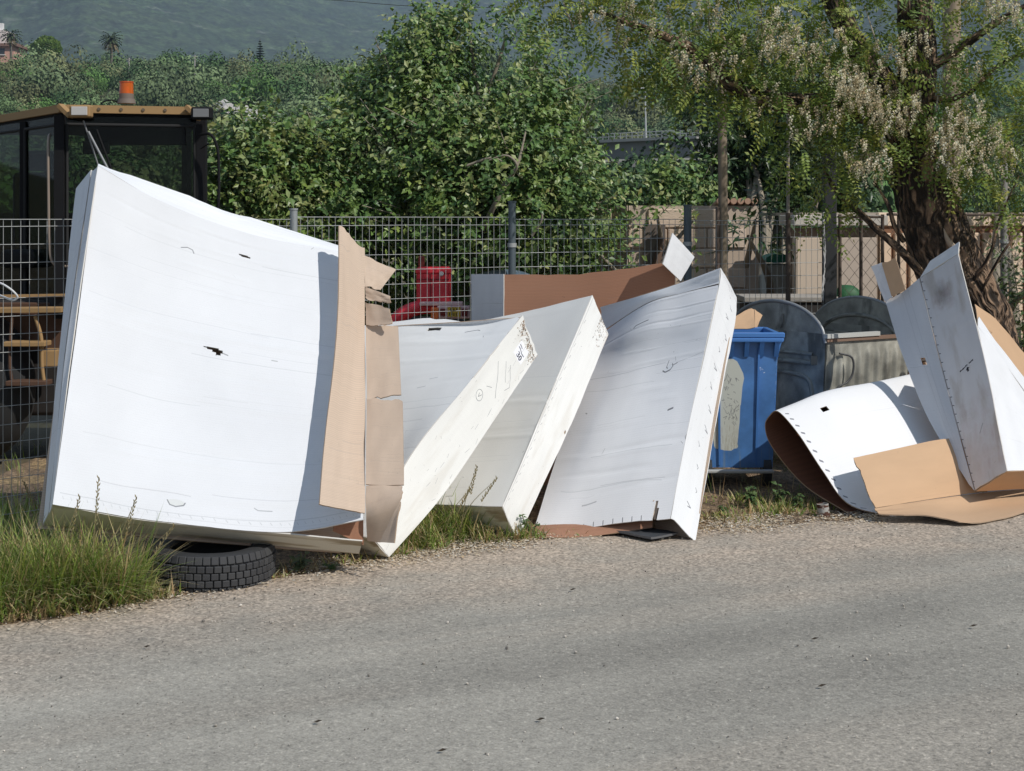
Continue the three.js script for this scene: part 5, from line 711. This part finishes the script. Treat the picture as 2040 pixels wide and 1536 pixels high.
// locust tree: twisted trunk, pinnate leaves, hanging cream blossom
{
  const base = at(2000, 437, 11.3).setY(0), R = rng(301), b = thing('locust_tree', 'flowering locust tree with a thick twisted trunk and hanging cream blossom, right', 'tree', base);
  const trunk = part('trunk', limb([base.clone().setY(-0.05), at(1972, 770, 11.25), at(1938, 620, 11.15), at(1888, 520, 11.1), at(1852, 425, 11.05), at(1826, 340, 11), at(1817, 250, 11), at(1828, 120, 11), at(1822, 0, 11), at(1838, -220, 11)], [0.34, 0.275, 0.245, 0.24, 0.225, 0.185, 0.155, 0.135, 0.12, 0.1], 84, 170, 0.17, 6), M.bark, b);
  const wood = (p, r, s = 7) => part('limb', limb(p, r, 12, 30, 0.2, s), M.bark, b);
  wood([at(1822, 300, 11), at(1760, 235, 10.95), at(1660, 212, 10.85), at(1540, 200, 10.7), at(1455, 165, 10.6), at(1390, 105, 10.5), at(1290, 60, 10.5), at(1180, 20, 10.5)], [0.12, 0.10, 0.085, 0.075, 0.06, 0.045, 0.03, 0.012], 8);
  wood([at(1818, 240, 11), at(1765, 170, 11.05), at(1705, 90, 11.1), at(1660, 0, 11.1), at(1630, -120, 11.1)], [0.13, 0.105, 0.09, 0.085, 0.06], 9);
  wood([at(1826, 150, 11), at(1900, 105, 10.9), at(1985, 45, 10.8), at(2080, -10, 10.7)], [0.05, 0.035, 0.025, 0.012], 10);
  wood([at(1824, 200, 11), at(1920, 190, 10.8), at(1990, 130, 10.7), at(2080, 90, 10.6)], [0.035, 0.022, 0.016, 0.008], 11);
  wood([at(1862, 585, 10.92), at(1815, 520, 10.85), at(1760, 468, 10.8), at(1730, 440, 10.8), at(1660, 372, 10.85), at(1640, 330, 10.9)], [0.035, 0.032, 0.028, 0.024, 0.02, 0.008], 12);
  wood([at(1800, 480, 10.9), at(1782, 450, 10.8), at(1770, 410, 10.75), at(1740, 360, 10.75)], [0.02, 0.018, 0.014, 0.006], 13);
  wood([at(1940, 560, 10.9), at(1975, 500, 10.7), at(1990, 440, 10.7), at(2030, 350, 10.7)], [0.016, 0.012, 0.01, 0.004], 14);
  wood([at(1955, 580, 10.9), at(2000, 500, 10.75), at(2050, 440, 10.7)], [0.012, 0.01, 0.004], 15);
  // torn bark spike
  part('broken_stub', limb([at(1905, 500, 10.86), at(1888, 478, 10.78), at(1880, 455, 10.75)], [0.03, 0.018, 0.002], 8, 10, 0.2, 3), mat([0.42, 0.34, 0.26], 0.9), b);
  const B = [[1130, 20, 10.5, 0.26, .8], [1230, 40, 10.5, 0.28, 1.2], [1180, -60, 10.6, 0.35, 1], [1320, 60, 10.5, 0.35, 1.4], [1290, 120, 10.6, 0.2, .6], [1400, 60, 10.6, 0.4, 1.4], [1440, 130, 10.5, 0.3, 1.0], [1380, 150, 10.6, 0.22, .7], [1500, 70, 10.7, 0.4, 1.4], [1560, 120, 10.7, 0.35, 1.3], [1490, 200, 10.5, 0.2, .6], [1620, 70, 10.8, 0.3, 1.0], [1640, 190, 10.7, 0.3, 1.2], [1590, 260, 10.6, 0.24, .8], [1720, 160, 10.7, 0.3, 1.2], [1700, 260, 10.7, 0.26, .9], [1760, 60, 10.7, 0.3, 1.0], [1770, 250, 10.6, 0.18, .6], [1690, 330, 10.7, 0.22, .7], [1850, 190, 10.6, 0.24, .7], [1910, 290, 10.6, 0.24, .8], [1960, 200, 10.6, 0.26, .9], [1960, 320, 10.6, 0.2, .7], [1990, 270, 10.7, 0.24, .7], [1960, 80, 10.6, 0.24, .8], [2000, 20, 10.6, 0.3, 1.0], [1990, 380, 10.7, 0.2, .5], [1640, 400, 10.8, 0.2, .5], [1540, 30, 11.2, 0.4, 1], [1700, 0, 11.4, 0.45, 1.2], [1860, 0, 11.5, 0.45, 1.1], [1440, -40, 10.9, 0.45, 1.2], [1320, -60, 10.7, 0.4, 1], [1640, -130, 11, 0.6, 1.3], [1850, -160, 11, 0.6, 1.3], [2080, 150, 11.4, 0.35, .7], [2080, 260, 11.2, 0.3, .6]];
  const s = new Soup(), fl = new Soup(), tw = [];
  const LC = [[0.19, 0.27, 0.045], [0.25, 0.31, 0.055], [0.13, 0.20, 0.04], [0.31, 0.34, 0.07]];
  for (const [x, y, d, r, w] of B) {
    const c = at(x, y, d), n = Math.round(78 * w);
    tw.push(bar(c.clone().add(V((R() - 0.5) * r, -r * 0.5, (R() - 0.5) * r)), c.clone().add(V((R() - 0.5) * r, r * 0.6, (R() - 0.5) * r)), 0.008, 5, 0.003));
    for (let i = 0; i < n; i++) {
      const dir = sphereDir(R), p = c.clone().addScaledVector(dir, r * (0.25 + 0.95 * Math.sqrt(R())));
      const rd = dir.clone().multiplyScalar(0.6).add(V((R() - 0.5) * 1.4, -0.25 + (R() - 0.5) * 0.9, (R() - 0.5) * 1.4)).normalize(), L = 0.12 + 0.12 * R(), pairs = 5 + (R() * 3 | 0), tone = vary(LC[R() * 4 | 0], R, 0.35);
      const nn = up.clone().multiplyScalar(0.45).addScaledVector(SUN, 0.5).addScaledVector(sphereDir(R), 0.8).normalize(), side = rd.clone().cross(nn).normalize(), n2 = side.clone().cross(rd).normalize();
      for (let j = 0; j <= pairs; j++) { const t = (j + 0.8) / (pairs + 1), q = p.clone().addScaledVector(rd, L * t); q.y -= 0.25 * L * t * t; const ll = 0.03 + 0.018 * R();
        if (j === pairs) s.quad(q, rd, n2, ll, ll * 0.5, vary(tone, R, 0.15)); else for (const sg of [-1, 1]) s.quad(q, side.clone().multiplyScalar(sg).addScaledVector(rd, 0.35).addScaledVector(n2, 0.25 * (R() - 0.5) - 0.15).normalize(), n2.clone().addScaledVector(sphereDir(R), 0.35).normalize(), ll, ll * 0.5, vary(tone, R, 0.2)); }
    }
  }
  const FB = [[1270, 40, 12], [1230, 70, 8], [1340, 110, 12], [1370, 160, 12], [1300, 60, 10], [1410, 40, 9], [1440, 150, 8], [1560, 90, 18], [1600, 130, 14], [1540, 60, 10], [1640, 240, 12], [1700, 180, 26], [1720, 200, 20], [1680, 170, 16], [1750, 210, 10], [1740, 320, 14], [1720, 350, 10], [1770, 250, 16], [1800, 230, 14], [1885, 265, 22], [1880, 290, 12], [1905, 330, 16], [1960, 290, 14], [1940, 240, 10], [2000, 30, 16], [1960, 10, 10], [1980, 330, 12], [1610, 260, 8], [1780, 130, 10], [1820, 110, 9], [1490, 120, 8], [1660, 90, 9], [1180, 30, 7], [1520, 210, 6], [1920, 140, 8]];
  const CRM = [[0.70, 0.64, 0.46], [0.62, 0.55, 0.38], [0.76, 0.71, 0.55], [0.48, 0.40, 0.25]];
  for (const [x, y, n] of FB) for (let i = 0; i < n * 2.2; i++) {
    const p = at(x + (R() - 0.5) * 74, y + (R() - 0.5) * 62 - 20, 10.45 + (R() - 0.5) * 0.6), L = 0.05 + 0.06 * R(), lean = V((R() - 0.5) * 0.9, -1, (R() - 0.5) * 0.9).normalize(), tone = CRM[R() * 4 | 0], m = 9 + (R() * 6 | 0);
    for (let j = 0; j < m; j++) { const t = j / m, q = p.clone().addScaledVector(lean, L * t), a = j * 2.4, o = V(Math.cos(a), -0.35, Math.sin(a)).normalize(), k = vary(tone, R, 0.25), ll = 0.021 * (1.1 - 0.45 * t); s0(fl, q, o, ll, k); }
  }
  function s0(S, q, o, l, k) { const n = V(R() - 0.5, 1, R() - 0.5).normalize(); S.quad(q, o, n, l, l * 0.8, k); S.quad(q, o.clone().add(V(0, 0.5, 0)).normalize(), o.clone().cross(n).normalize(), l * 0.8, l * 0.6, k); }
  part('twigs', tw, M.barkPale, b).userData.kind = 'stuff'; part('crown', s.geo(), leafMat(0.55, 0.35), b); const f = part('blossom', fl.geo(), leafMat(0.9, 0.3), b); f.userData.kind = 'stuff';
}
// grass and weeds
{
  const R = rng(401), s = new Soup(), G = [[0.24, 0.34, 0.06], [0.30, 0.38, 0.075], [0.17, 0.26, 0.05], [0.38, 0.39, 0.12]], D = [[0.50, 0.40, 0.20], [0.56, 0.46, 0.26], [0.40, 0.27, 0.14]];
  const clump = (px, py, n, len, spread, dry = 0.2, lean = V(0, 0, 0)) => { const c = onGround(px, py); for (let i = 0; i < n; i++) { const p = c.clone().add(V((R() + R() - 1) * spread, 0, (R() + R() - 1) * spread * 0.7)); if (p.z > edgeZ(p.x) + 0.03 - 0.06 * R()) continue; const a = R() * 6.28, d = V(Math.cos(a), 0, Math.sin(a)).add(lean), k = R() < dry ? D[R() * 3 | 0] : G[R() * 4 | 0]; s.blade(p, d, len * (0.45 + 0.9 * R()), 0.006 + 0.008 * R(), 0.2 + 0.85 * R(), vary(k, R, 0.3), vary(R() < 0.4 ? D[0] : k, R, 0.3)); } };
  for (const [x, y, n, l, sp, dr] of [[30, 1215, 1000, 0.40, 0.26, 0.12], [120, 1206, 1100, 0.40, 0.24, 0.1], [200, 1200, 900, 0.37, 0.2, 0.15], [250, 1196, 300, 0.25, 0.13, 0.2], [-70, 1225, 700, 0.42, 0.3, 0.15], [70, 1180, 500, 0.4, 0.3, 0.1], [60, 1225, 700, 0.14, 0.3, 0.65], [190, 1208, 600, 0.13, 0.26, 0.6], [280, 1200, 400, 0.11, 0.15, 0.55], [20, 1100, 360, 0.3, 0.4, 0.1], [320, 1192, 160, 0.10, 0.1, 0.5], [0, 1040, 260, 0.25, 0.5, 0.1],
    [830, 1092, 420, 0.17, 0.2, 0.3], [880, 1075, 420, 0.25, 0.2, 0.15], [930, 1068, 420, 0.2, 0.2, 0.15], [850, 1055, 260, 0.3, 0.15, 0.15], [780, 1112, 260, 0.10, 0.22, 0.6], [980, 1078, 260, 0.12, 0.2, 0.4], [1040, 1075, 220, 0.12, 0.14, 0.35], [700, 1128, 160, 0.09, 0.2, 0.8], [620, 1140, 120, 0.08, 0.2, 0.8], [1440, 1035, 260, 0.07, 0.3, 0.6], [1540, 1020, 300, 0.09, 0.3, 0.45], [1480, 1000, 200, 0.08, 0.3, 0.4], [1600, 1010, 200, 0.08, 0.25, 0.4], [540, 1150, 100, 0.07, 0.14, 0.7], [1180, 1070, 160, 0.05, 0.3, 0.8], [1340, 1052, 120, 0.06, 0.2, 0.7]]) clump(x, y, n, l, sp, dr);
  for (let i = 0; i < 900; i++) { const x = -4.5 + 9 * R(), z = lerp(edgeZ(x), -12, 0.15 + 0.85 * R()), k = R() < 0.5 ? D[R() * 3 | 0] : G[R() * 4 | 0]; for (let j = 0; j < 4; j++) s.blade(V(x + 0.1 * (R() - 0.5), 0, z + 0.1 * (R() - 0.5)), V(R() - 0.5, 0, R() - 0.5), 0.06 + 0.14 * R(), 0.005, R(), vary(k, R, 0.3), k); }
  stuff('grass', s.geo(), leafMat(0.7, 0.3), 'long green and straw-coloured grass along the verge', 'grass');
}
function seedStalk(px, py, h, lean, i) {                              // tall flowering grass stem
  const R = rng(500 + i), p = onGround(px, py), b = thing('grass_stalk', seedLabels[i], 'grass stalk', p, 'tall seed stalks'), top = p.clone().add(V(lean, h, 0.02)), s = new Soup();
  part('stem', limb([p, p.clone().lerp(top, 0.5).add(V(-lean * 0.15, 0.02, 0)), top], [0.0028, 0.0022, 0.0012], 5, 10), mat([0.26, 0.22, 0.11], 0.9), b);
  for (let k = 0; k < 26; k++) { const t = 0.62 + 0.38 * k / 26, q = p.clone().lerp(top, t), a = k * 2.4; s.quad(q, V(Math.cos(a) * 0.5 + lean, 0.9, Math.sin(a) * 0.5).normalize(), V(0, 0.2, 1).normalize(), 0.022, 0.007, vary([0.3, 0.25, 0.13], R, 0.3)); }
  part('seed_head', s.geo(), leafMat(0.8, 0.2), b);
}
const seedLabels = ['tallest seed stalk in front of the big box, near its lower left corner', 'short seed stalk bending right across the big box bottom edge', 'seed stalk leaning left beside the loader wheel', 'thin stalk arching over the grass at the lower left of the big box', 'seed stalk bending far right above the tyre', 'dark stalk rising in front of the middle slanting box', 'leaning stalk left of the grass at the middle slanting box', 'stalk arching right before the middle slanting box'];
[[182, 1205, 0.60, 0.04], [215, 1200, 0.50, 0.14], [100, 1090, 0.36, -0.14], [110, 1210, 0.52, 0.12], [240, 1198, 0.36, 0.26], [915, 1078, 0.42, 0.1], [880, 1080, 0.30, 0.16], [905, 1080, 0.36, 0.24]].forEach(([x, y, h, l], i) => seedStalk(x, y, h, l, i));
function weed(px, py, h, n, size, label, col = [0.08, 0.14, 0.04]) {
  const p = onGround(px, py), R = rng(px), b = thing('weed_plant', label, 'weed', p, 'broad-leaved weeds'), s = new Soup(), stems = [];
  for (let i = 0; i < n; i++) { const a = R() * 6.28, top = p.clone().add(V(Math.cos(a) * h * 0.5 * R(), h * (0.45 + 0.6 * R()), Math.sin(a) * h * 0.4 * R())); stems.push(bar(p, top, 0.003, 4)); for (let k = 0; k < 7; k++) { const q = p.clone().lerp(top, 0.35 + 0.65 * R()), d = V(R() - 0.5, 0.15 * (R() - 0.3), R() - 0.5).normalize(); s.leaf(q, d, V(R() - 0.5, 1.4, R() - 0.3).normalize(), size * (0.6 + 0.6 * R()), size * 0.6, vary(col, R, 0.4), 0.1, 0.25); } }
  part('stem', stems, mat([0.12, 0.14, 0.06], 0.9), b); part('foliage', s.geo(), leafMat(0.6, 0.25), b);
}
weed(600, 1140, 0.13, 6, 0.05, 'leafy weed right of the tyre, before the big box bottom', [0.15, 0.2, 0.1]);
weed(660, 1140, 0.07, 4, 0.03, 'tiny weed in the shadow between tyre and slanting box');
weed(1052, 1072, 0.16, 6, 0.035, 'weed at the lower corner of the middle slanting box');
weed(1495, 1012, 0.13, 9, 0.055, 'broad-leaved weed under the wheels of the blue bin');
weed(1555, 1010, 0.14, 9, 0.05, 'broad-leaved weed in shade beside the brown curl');
weed(1440, 1025, 0.06, 8, 0.03, 'low weed by the corner of the rightmost slanting box');
weed(1590, 1016, 0.10, 7, 0.04, 'weed just left of the rusty can');
weed(960, 1060, 0.16, 10, 0.06, 'broad dark leaves in the grass under the middle slanting box', [0.07, 0.12, 0.03]);
// fallen blossom, straw and crumbs along the road edge; stones on the asphalt
{
  const R = rng(601), s = new Soup(), C = [[0.62, 0.53, 0.40], [0.54, 0.44, 0.30], [0.70, 0.64, 0.54], [0.42, 0.32, 0.2]];
  for (let i = 0; i < 40000; i++) { const x = -3.6 + 8 * R(), e = edgeZ(x), off = (R() + R() + R() - 1.5) * 0.26 - 0.07, den = fbm(x * 2.2, 3, 8, 3); if (R() > Math.pow(den * 1.5, 3) || (x > 2.2 && e + off < -8.6)) continue; const p = V(x, 0.013 + 0.006 * R(), e + off), a = R() * 6.28; s.quad(p, V(Math.cos(a), 0.15 * (R() - 0.3), Math.sin(a)).normalize(), V((R() - 0.5), 1.2, (R() - 0.5)).normalize(), 0.009 + 0.016 * R(), 0.006 + 0.009 * R(), vary(C[R() * 4 | 0], R, 0.3)); }
  stuff('fallen_petals', s.geo(), leafMat(0.9, 0.1), 'fallen cream blossom and straw strewn along the road edge', 'petals');
  const g = new THREE.IcosahedronGeometry(1, 0), n = 5200, im = new THREE.InstancedMesh(g, mat([0.5, 0.47, 0.43], 0.9), n), m4 = new THREE.Matrix4(), q = new THREE.Quaternion(), c = new THREE.Color(); let k = 0;
  while (k < n) { const x = -4 + 8.5 * R(), z = lerp(edgeZ(x) - 0.2, -4.2, Math.pow(R(), 1.5)); const r = 0.0018 + 0.0035 * R() * R() + (R() < 0.02 ? 0.005 : 0); q.setFromAxisAngle(sphereDir(R), R() * 6); m4.compose(V(x, 0.011 + r * 0.4, z), q, V(r, r * 0.6, r * 0.9)); im.setMatrixAt(k, m4); const t = R() < 0.25 ? 0.3 : 0.6 + 0.7 * R(); im.setColorAt(k, c.setRGB(t, t * 0.97, t * 0.92)); k++; }
  im.name = 'gravel'; Object.assign(im.userData, { kind: 'stuff', label: 'loose grit scattered on the asphalt', category: 'gravel' }); im.castShadow = im.receiveShadow = true; scene.add(im);
  const leaf = mat([0.06, 0.045, 0.03], 0.9);
  const lbl = ['dead leaf on the asphalt near the bottom edge, left of centre', 'dead leaf on the asphalt near the bottom edge, centre', 'dead leaf on the asphalt at the right edge', 'curled dead leaf on the asphalt below the blue bin', 'dead leaf at the bottom of the picture', 'dead leaf on the road below the white curl', 'dead twig on the dusty road edge under the middle boxes', 'dead leaf at the left on the dusty asphalt'];
  [[632, 1448], [1076, 1443], [1938, 1255], [1622, 1281], [880, 1506], [1636, 1376], [1140, 1182], [292, 1297]].forEach(([x, y], i) => { const p = onGround(x, y), o = thing('dead_leaf', lbl[i], 'leaf', p, 'dead leaves on the road'), S = new Soup(), a = R() * 3; S.leaf(V(p.x - 0.015, 0.016, p.z), V(Math.cos(a * 0.3), 0.05, 0.3 * Math.sin(a)).normalize(), V(0.1, 1, 0.2).normalize(), 0.035, 0.016, [0.06, 0.045, 0.03], 0.4, -0.25); part('blade', S.geo(), leafMat(0.9, 0), o); });
}
// ---------- hillside: bushes, palms, houses, bridge ----------
{
  const R = rng(701), variants = [];
  for (let v = 0; v < 4; v++) { const s = new Soup(), r = rng(710 + v), lob = Array.from({ length: 7 }, () => [sphereDir(r).multiplyScalar(0.5).multiply(V(1, 0.6, 1)).add(V(0, 0.55, 0)), 0.32 + 0.25 * r()]); for (let i = 0; i < 1300; i++) { const [c, rad] = lob[r() * 7 | 0], d = sphereDir(r); if (d.y < -0.6) continue; const p = c.clone().addScaledVector(d, rad * (0.85 + 0.3 * r())); if (p.y < 0) p.y *= 0.2; const t = sphereDir(r).cross(d).normalize(), m = 0.75 + 0.5 * r(); s.quad(p.clone().addScaledVector(t, -0.06), t, d.clone().addScaledVector(sphereDir(r), 0.35).normalize(), 0.11, 0.08, [m, m, m]); } variants.push(s.geo()); }
  const pal = [[0.085, 0.165, 0.05], [0.12, 0.185, 0.075], [0.06, 0.12, 0.04], [0.14, 0.195, 0.09], [0.16, 0.18, 0.08], [0.085, 0.17, 0.04]], q = new THREE.Quaternion(), m4 = new THREE.Matrix4(), c = new THREE.Color();
  const per = 1050, mt = new THREE.MeshStandardMaterial({ vertexColors: true, roughness: 0.9, side: THREE.DoubleSide });
  variants.forEach((g, vi) => {
    const im = new THREE.InstancedMesh(g, mt, per);
    for (let k = 0; k < per; k++) { const d = Math.sqrt(lerp(60 * 60, 390 * 390, R())), x = (R() - 0.5) * (d * 0.8 + 20), sz = (1.7 + 2.4 * R() * R() + (R() < 0.12 ? 1.6 : 0)) * lerp(0.85, 1.15, d / 390); q.setFromAxisAngle(up, R() * 6.28); m4.compose(V(x, hillH(x, d) - 0.4, -d), q, V(sz, sz * (0.95 + 0.5 * R()), sz)); im.setMatrixAt(k, m4); const zone = fbm(x * 0.03, d * 0.03, 75, 3), t = pal[Math.floor(clamp(zone * 1.5 - 0.25 + (R() - 0.5) * 0.6) * 5.99)], f = 0.65 + 0.7 * R(); im.setColorAt(k, c.setRGB(t[0] * f, t[1] * f, t[2] * f)); }
    im.name = numbered('hillside_scrub'); Object.assign(im.userData, { kind: 'stuff', label: 'scrub and olive bushes covering the hillside', category: 'scrub' }); im.castShadow = im.receiveShadow = true; scene.add(im);
  });
  // rocks
  const rg = new THREE.IcosahedronGeometry(1, 1), rm = mat([0.45, 0.43, 0.40], 0.95);
  [[470, 152, 190, 2.2], [492, 165, 184, 2.4], [448, 145, 196, 1.8], [508, 172, 178, 2.0]].forEach(([x, y, d, r], i) => { const p = at(x, y, d); p.y = hillH(p.x, d) + 2.6; const b = thing('rock_outcrop', ['pale rock among the scrub, middle of the outcrop', 'largest pale rock of the outcrop on the hillside', 'uppermost pale rock of the outcrop', 'lowest pale rock of the outcrop'][i], 'rock', p, 'rocks on the hillside'), g = rg.clone(), a = g.attributes.position; for (let k = 0; k < a.count; k++) { const f = r * (0.7 + 0.6 * vn(a.getX(k) * 2 + i * 5, a.getY(k) * 2 + a.getZ(k), 3)); a.setXYZ(k, a.getX(k) * f * 1.2, a.getY(k) * f * 0.8, a.getZ(k) * f); } g.computeVertexNormals(); g.translate(p.x, p.y, p.z); part('boulder', g, rm, b); });
  const palm = (x, yTop, yBase, d, r, label) => { const t = at(x, yTop, d), p = at(x, yBase, d); p.y = Math.min(p.y, hillH(p.x, d)); const b = thing('palm_tree', label, 'palm tree', p, 'palms on the hillside'), s = new Soup(); part('trunk', limb([p, t], [0.3, 0.24], 8, 6, 0.1, 2), mat([0.16, 0.14, 0.11], 0.9), b); for (let i = 0; i < 46; i++) { const a = i * 2.4, el = 1.1 - 2.1 * (i / 46), dir = V(Math.cos(a) * Math.cos(el), Math.sin(el), Math.sin(a) * Math.cos(el)); let q = t.clone(); const L = r * (0.8 + 0.3 * R()); for (let k = 0; k < 5; k++) { const dd = dir.clone().add(V(0, -0.22 * k, 0)).normalize(), n = up.clone().addScaledVector(sphereDir(R), 0.3).normalize(); s.leaf(q, dd, n, L / 4, 0.5, vary(i > 34 ? [0.16, 0.13, 0.07] : [0.06, 0.085, 0.035], R, 0.3), 0.3, 0.1); q = q.clone().addScaledVector(dd, L / 5); } } part('crown', s.geo(), leafMat(0.7, 0.1), b); };
  palm(222, 80, 150, 290, 2.6, 'palm with a tall bare trunk standing alone on the hillside'); palm(22, 72, 125, 295, 2.2, 'palm beside the pink house at the top left corner');
  { const p = at(90, 118, 285), b = thing('round_tree', 'big fresh-green round tree on the hill, right of the pink house', 'tree', p), s = new Soup(); for (let i = 0; i < 9000; i++) { const l = sphereDir(R), c = V(l.x * 2.9, 2.1 + l.y * 2.0, l.z * 2.4).multiplyScalar(0.8 + 0.3 * vn(l.x * 4, l.y * 4 + l.z * 3, 8)).add(p), t = sphereDir(R); s.quad(c, t, l.clone().addScaledVector(sphereDir(R), 0.7).normalize(), 0.42, 0.34, vary([0.12, 0.20, 0.035], R, 0.5)); } part('trunk', limb([p.clone().add(V(0, -2, 0)), p.clone().add(V(0, 3, 0))], [0.3, 0.2], 8, 4), M.barkPale, b); part('crown', s.geo(), leafMat(0.7, 0.15), b); }
  { const p = at(518, 128, 330), t = at(518, 78, 330), b = thing('conifer_tree', 'small tiered conifer on the hill crest', 'tree', p), s = new Soup(); part('trunk', limb([p, t], [0.2, 0.05], 6, 4), mat([0.12, 0.1, 0.08], 0.9), b); for (let k = 0; k < 9; k++) { const y = lerp(p.y + 0.6, t.y, k / 9), r = 1.7 * (1 - k / 10); for (let i = 0; i < 60; i++) { const a = i * 2.4, q = V(p.x, y + 0.2 * (R() - 0.5), p.z), d = V(Math.cos(a), 0.12, Math.sin(a)); s.quad(q, d, V(R() - 0.5, 1, R() - 0.5).normalize(), r * (0.7 + 0.4 * R()), 0.3, vary([0.045, 0.075, 0.035], R, 0.4)); } } part('crown', s.geo(), leafMat(0.8, 0.1), b); }
  { const d = 300, p = at(-20, 112, d), b = thing('hill_house', 'pink house with a white chimney at the top left corner', 'house', p), w = mat([0.62, 0.36, 0.28], 0.9); const B = (x0, y0, x1, y1, dd, dz, m, n, par = b) => { const a = at(x0, y0, dd), c = at(x1, y1, dd); return part(n, box(c.x - a.x, a.y - c.y, dz, V((a.x + c.x) / 2, (a.y + c.y) / 2, -dd - dz / 2)), m, par); };
    B(-90, 90, 28, 125, d, 8, w, 'wall'); const rf = B(-95, 86, 34, 92, d - 0.6, 9, mat([0.22, 0.13, 0.1], 0.9), 'roof'); B(-60, 60, 10, 86, d + 1, 6, mat([0.7, 0.62, 0.58], 0.9), 'upper_wall'); B(-4, 46, 5, 62, d + 2, 1, mat([0.75, 0.74, 0.72], 0.9), 'chimney', rf); const wn = B(-2, 96, 9, 108, d - 0.1, 0.3, mat([0.03, 0.035, 0.04], 0.2), 'window'); B(-3, 108, 10, 110, d - 0.25, 0.4, mat([0.6, 0.58, 0.55], 0.8), 'sill', wn); }
  [[257, 115, 152, 'slim power pole on the hillside right of the lone palm'], [388, 110, 160, 'slim power pole on the hillside above the loader cab corner']].forEach(([x, y0, y1, l]) => { const d = 250, a = at(x, y1, d), c = at(x, y0, d); a.y = Math.min(a.y, hillH(a.x, d)); const b = thing('power_pole', l, 'pole', a, 'power poles on the hillside'); part('shaft', bar(a, c, 0.12, 6), mat([0.4, 0.38, 0.35], 0.9), b); part('crossarm', bar(c.clone().add(V(-0.5, -0.3, 0)), c.clone().add(V(0.5, -0.3, 0)), 0.07, 5), mat([0.3, 0.28, 0.26], 0.9), b); });
  { const d = 190, b = thing('road_bridge', 'grey concrete road bridge with railing below the wooded slope', 'bridge', at(1280, 330, d)), con = mat([0.22, 0.22, 0.215], 0.9), pale = mat([0.36, 0.35, 0.33], 0.9); const p = at(1120, 292, d + 6), q = at(1420, 279, d - 6);
    part('girder', beam(p.clone().add(V(0, -1.1, 0)), q.clone().add(V(0, -1.1, 0)), 8, 2.3), con, b); const dk = part('deck_edge', beam(p.clone().add(V(0, 0.16, 0.3)), q.clone().add(V(0, 0.16, 0.3)), 9, 0.35), pale, b);
    for (let i = 0; i <= 26; i++) { const a = p.clone().lerp(q, i / 26).add(V(0, 0.3, 4.3)); part('baluster', bar(a, a.clone().add(V(0, 0.85, 0)), 0.06, 5), M.galv, dk); } for (const y of [0.75, 1.15]) part('handrail', bar(p.clone().add(V(0, y, 4.3)), q.clone().add(V(0, y, 4.3)), 0.05, 5), M.galv, dk);
    const pl = at(1130, 322, d - 14), pr = at(1400, 316, d - 14); part('lower_rail', [beam(pl, pr, 0.3, 0.25)], pale, b); for (const x of [1160, 1235, 1263, 1320, 1380]) part('pier', beam(at(x, 322, d - 13), at(x, 380, d - 13), 0.5, 0.5, V(1, 0, 0)), con, b); for (const x of [1180, 1340]) part('pier', beam(at(x, 300, d + 2), at(x, 400, d + 2), 2.4, 1.6, V(1, 0, 0)), con, b); }
  { const d = 186, p = at(1287, 276, d), t = at(1285, 176, d), b = thing('street_lamp', 'tall slim lamp post standing on the bridge', 'street lamp', p); part('column', bar(p.clone().add(V(0, -0.6, 0)), t, 0.13, 8, 0.08), mat([0.45, 0.46, 0.46], 0.5), b); part('lantern', [rbox(0.5, 0.16, 0.3, 0.05, t.clone().add(V(-0.3, 0.02, 0))), rbox(0.5, 0.16, 0.3, 0.05, t.clone().add(V(0.3, 0.02, 0)))], mat([0.6, 0.6, 0.6], 0.4), b); }
  { const b = thing('overhead_cable', 'thin black overhead cable crossing in front of the mountain', 'cable', at(800, 5, 60)); part('cable', pipe([at(380, -6, 60), at(640, -1, 60), at(820, 12, 60), at(1050, 14, 58), at(1250, 4, 56)], 0.012, 5, 40), mat([0.02, 0.02, 0.02], 0.8), b); }
}
// ---------- end ----------
scene.traverse(o => { if (o.isMesh) o.castShadow = o.receiveShadow = true; });
renderer.render(scene, camera);
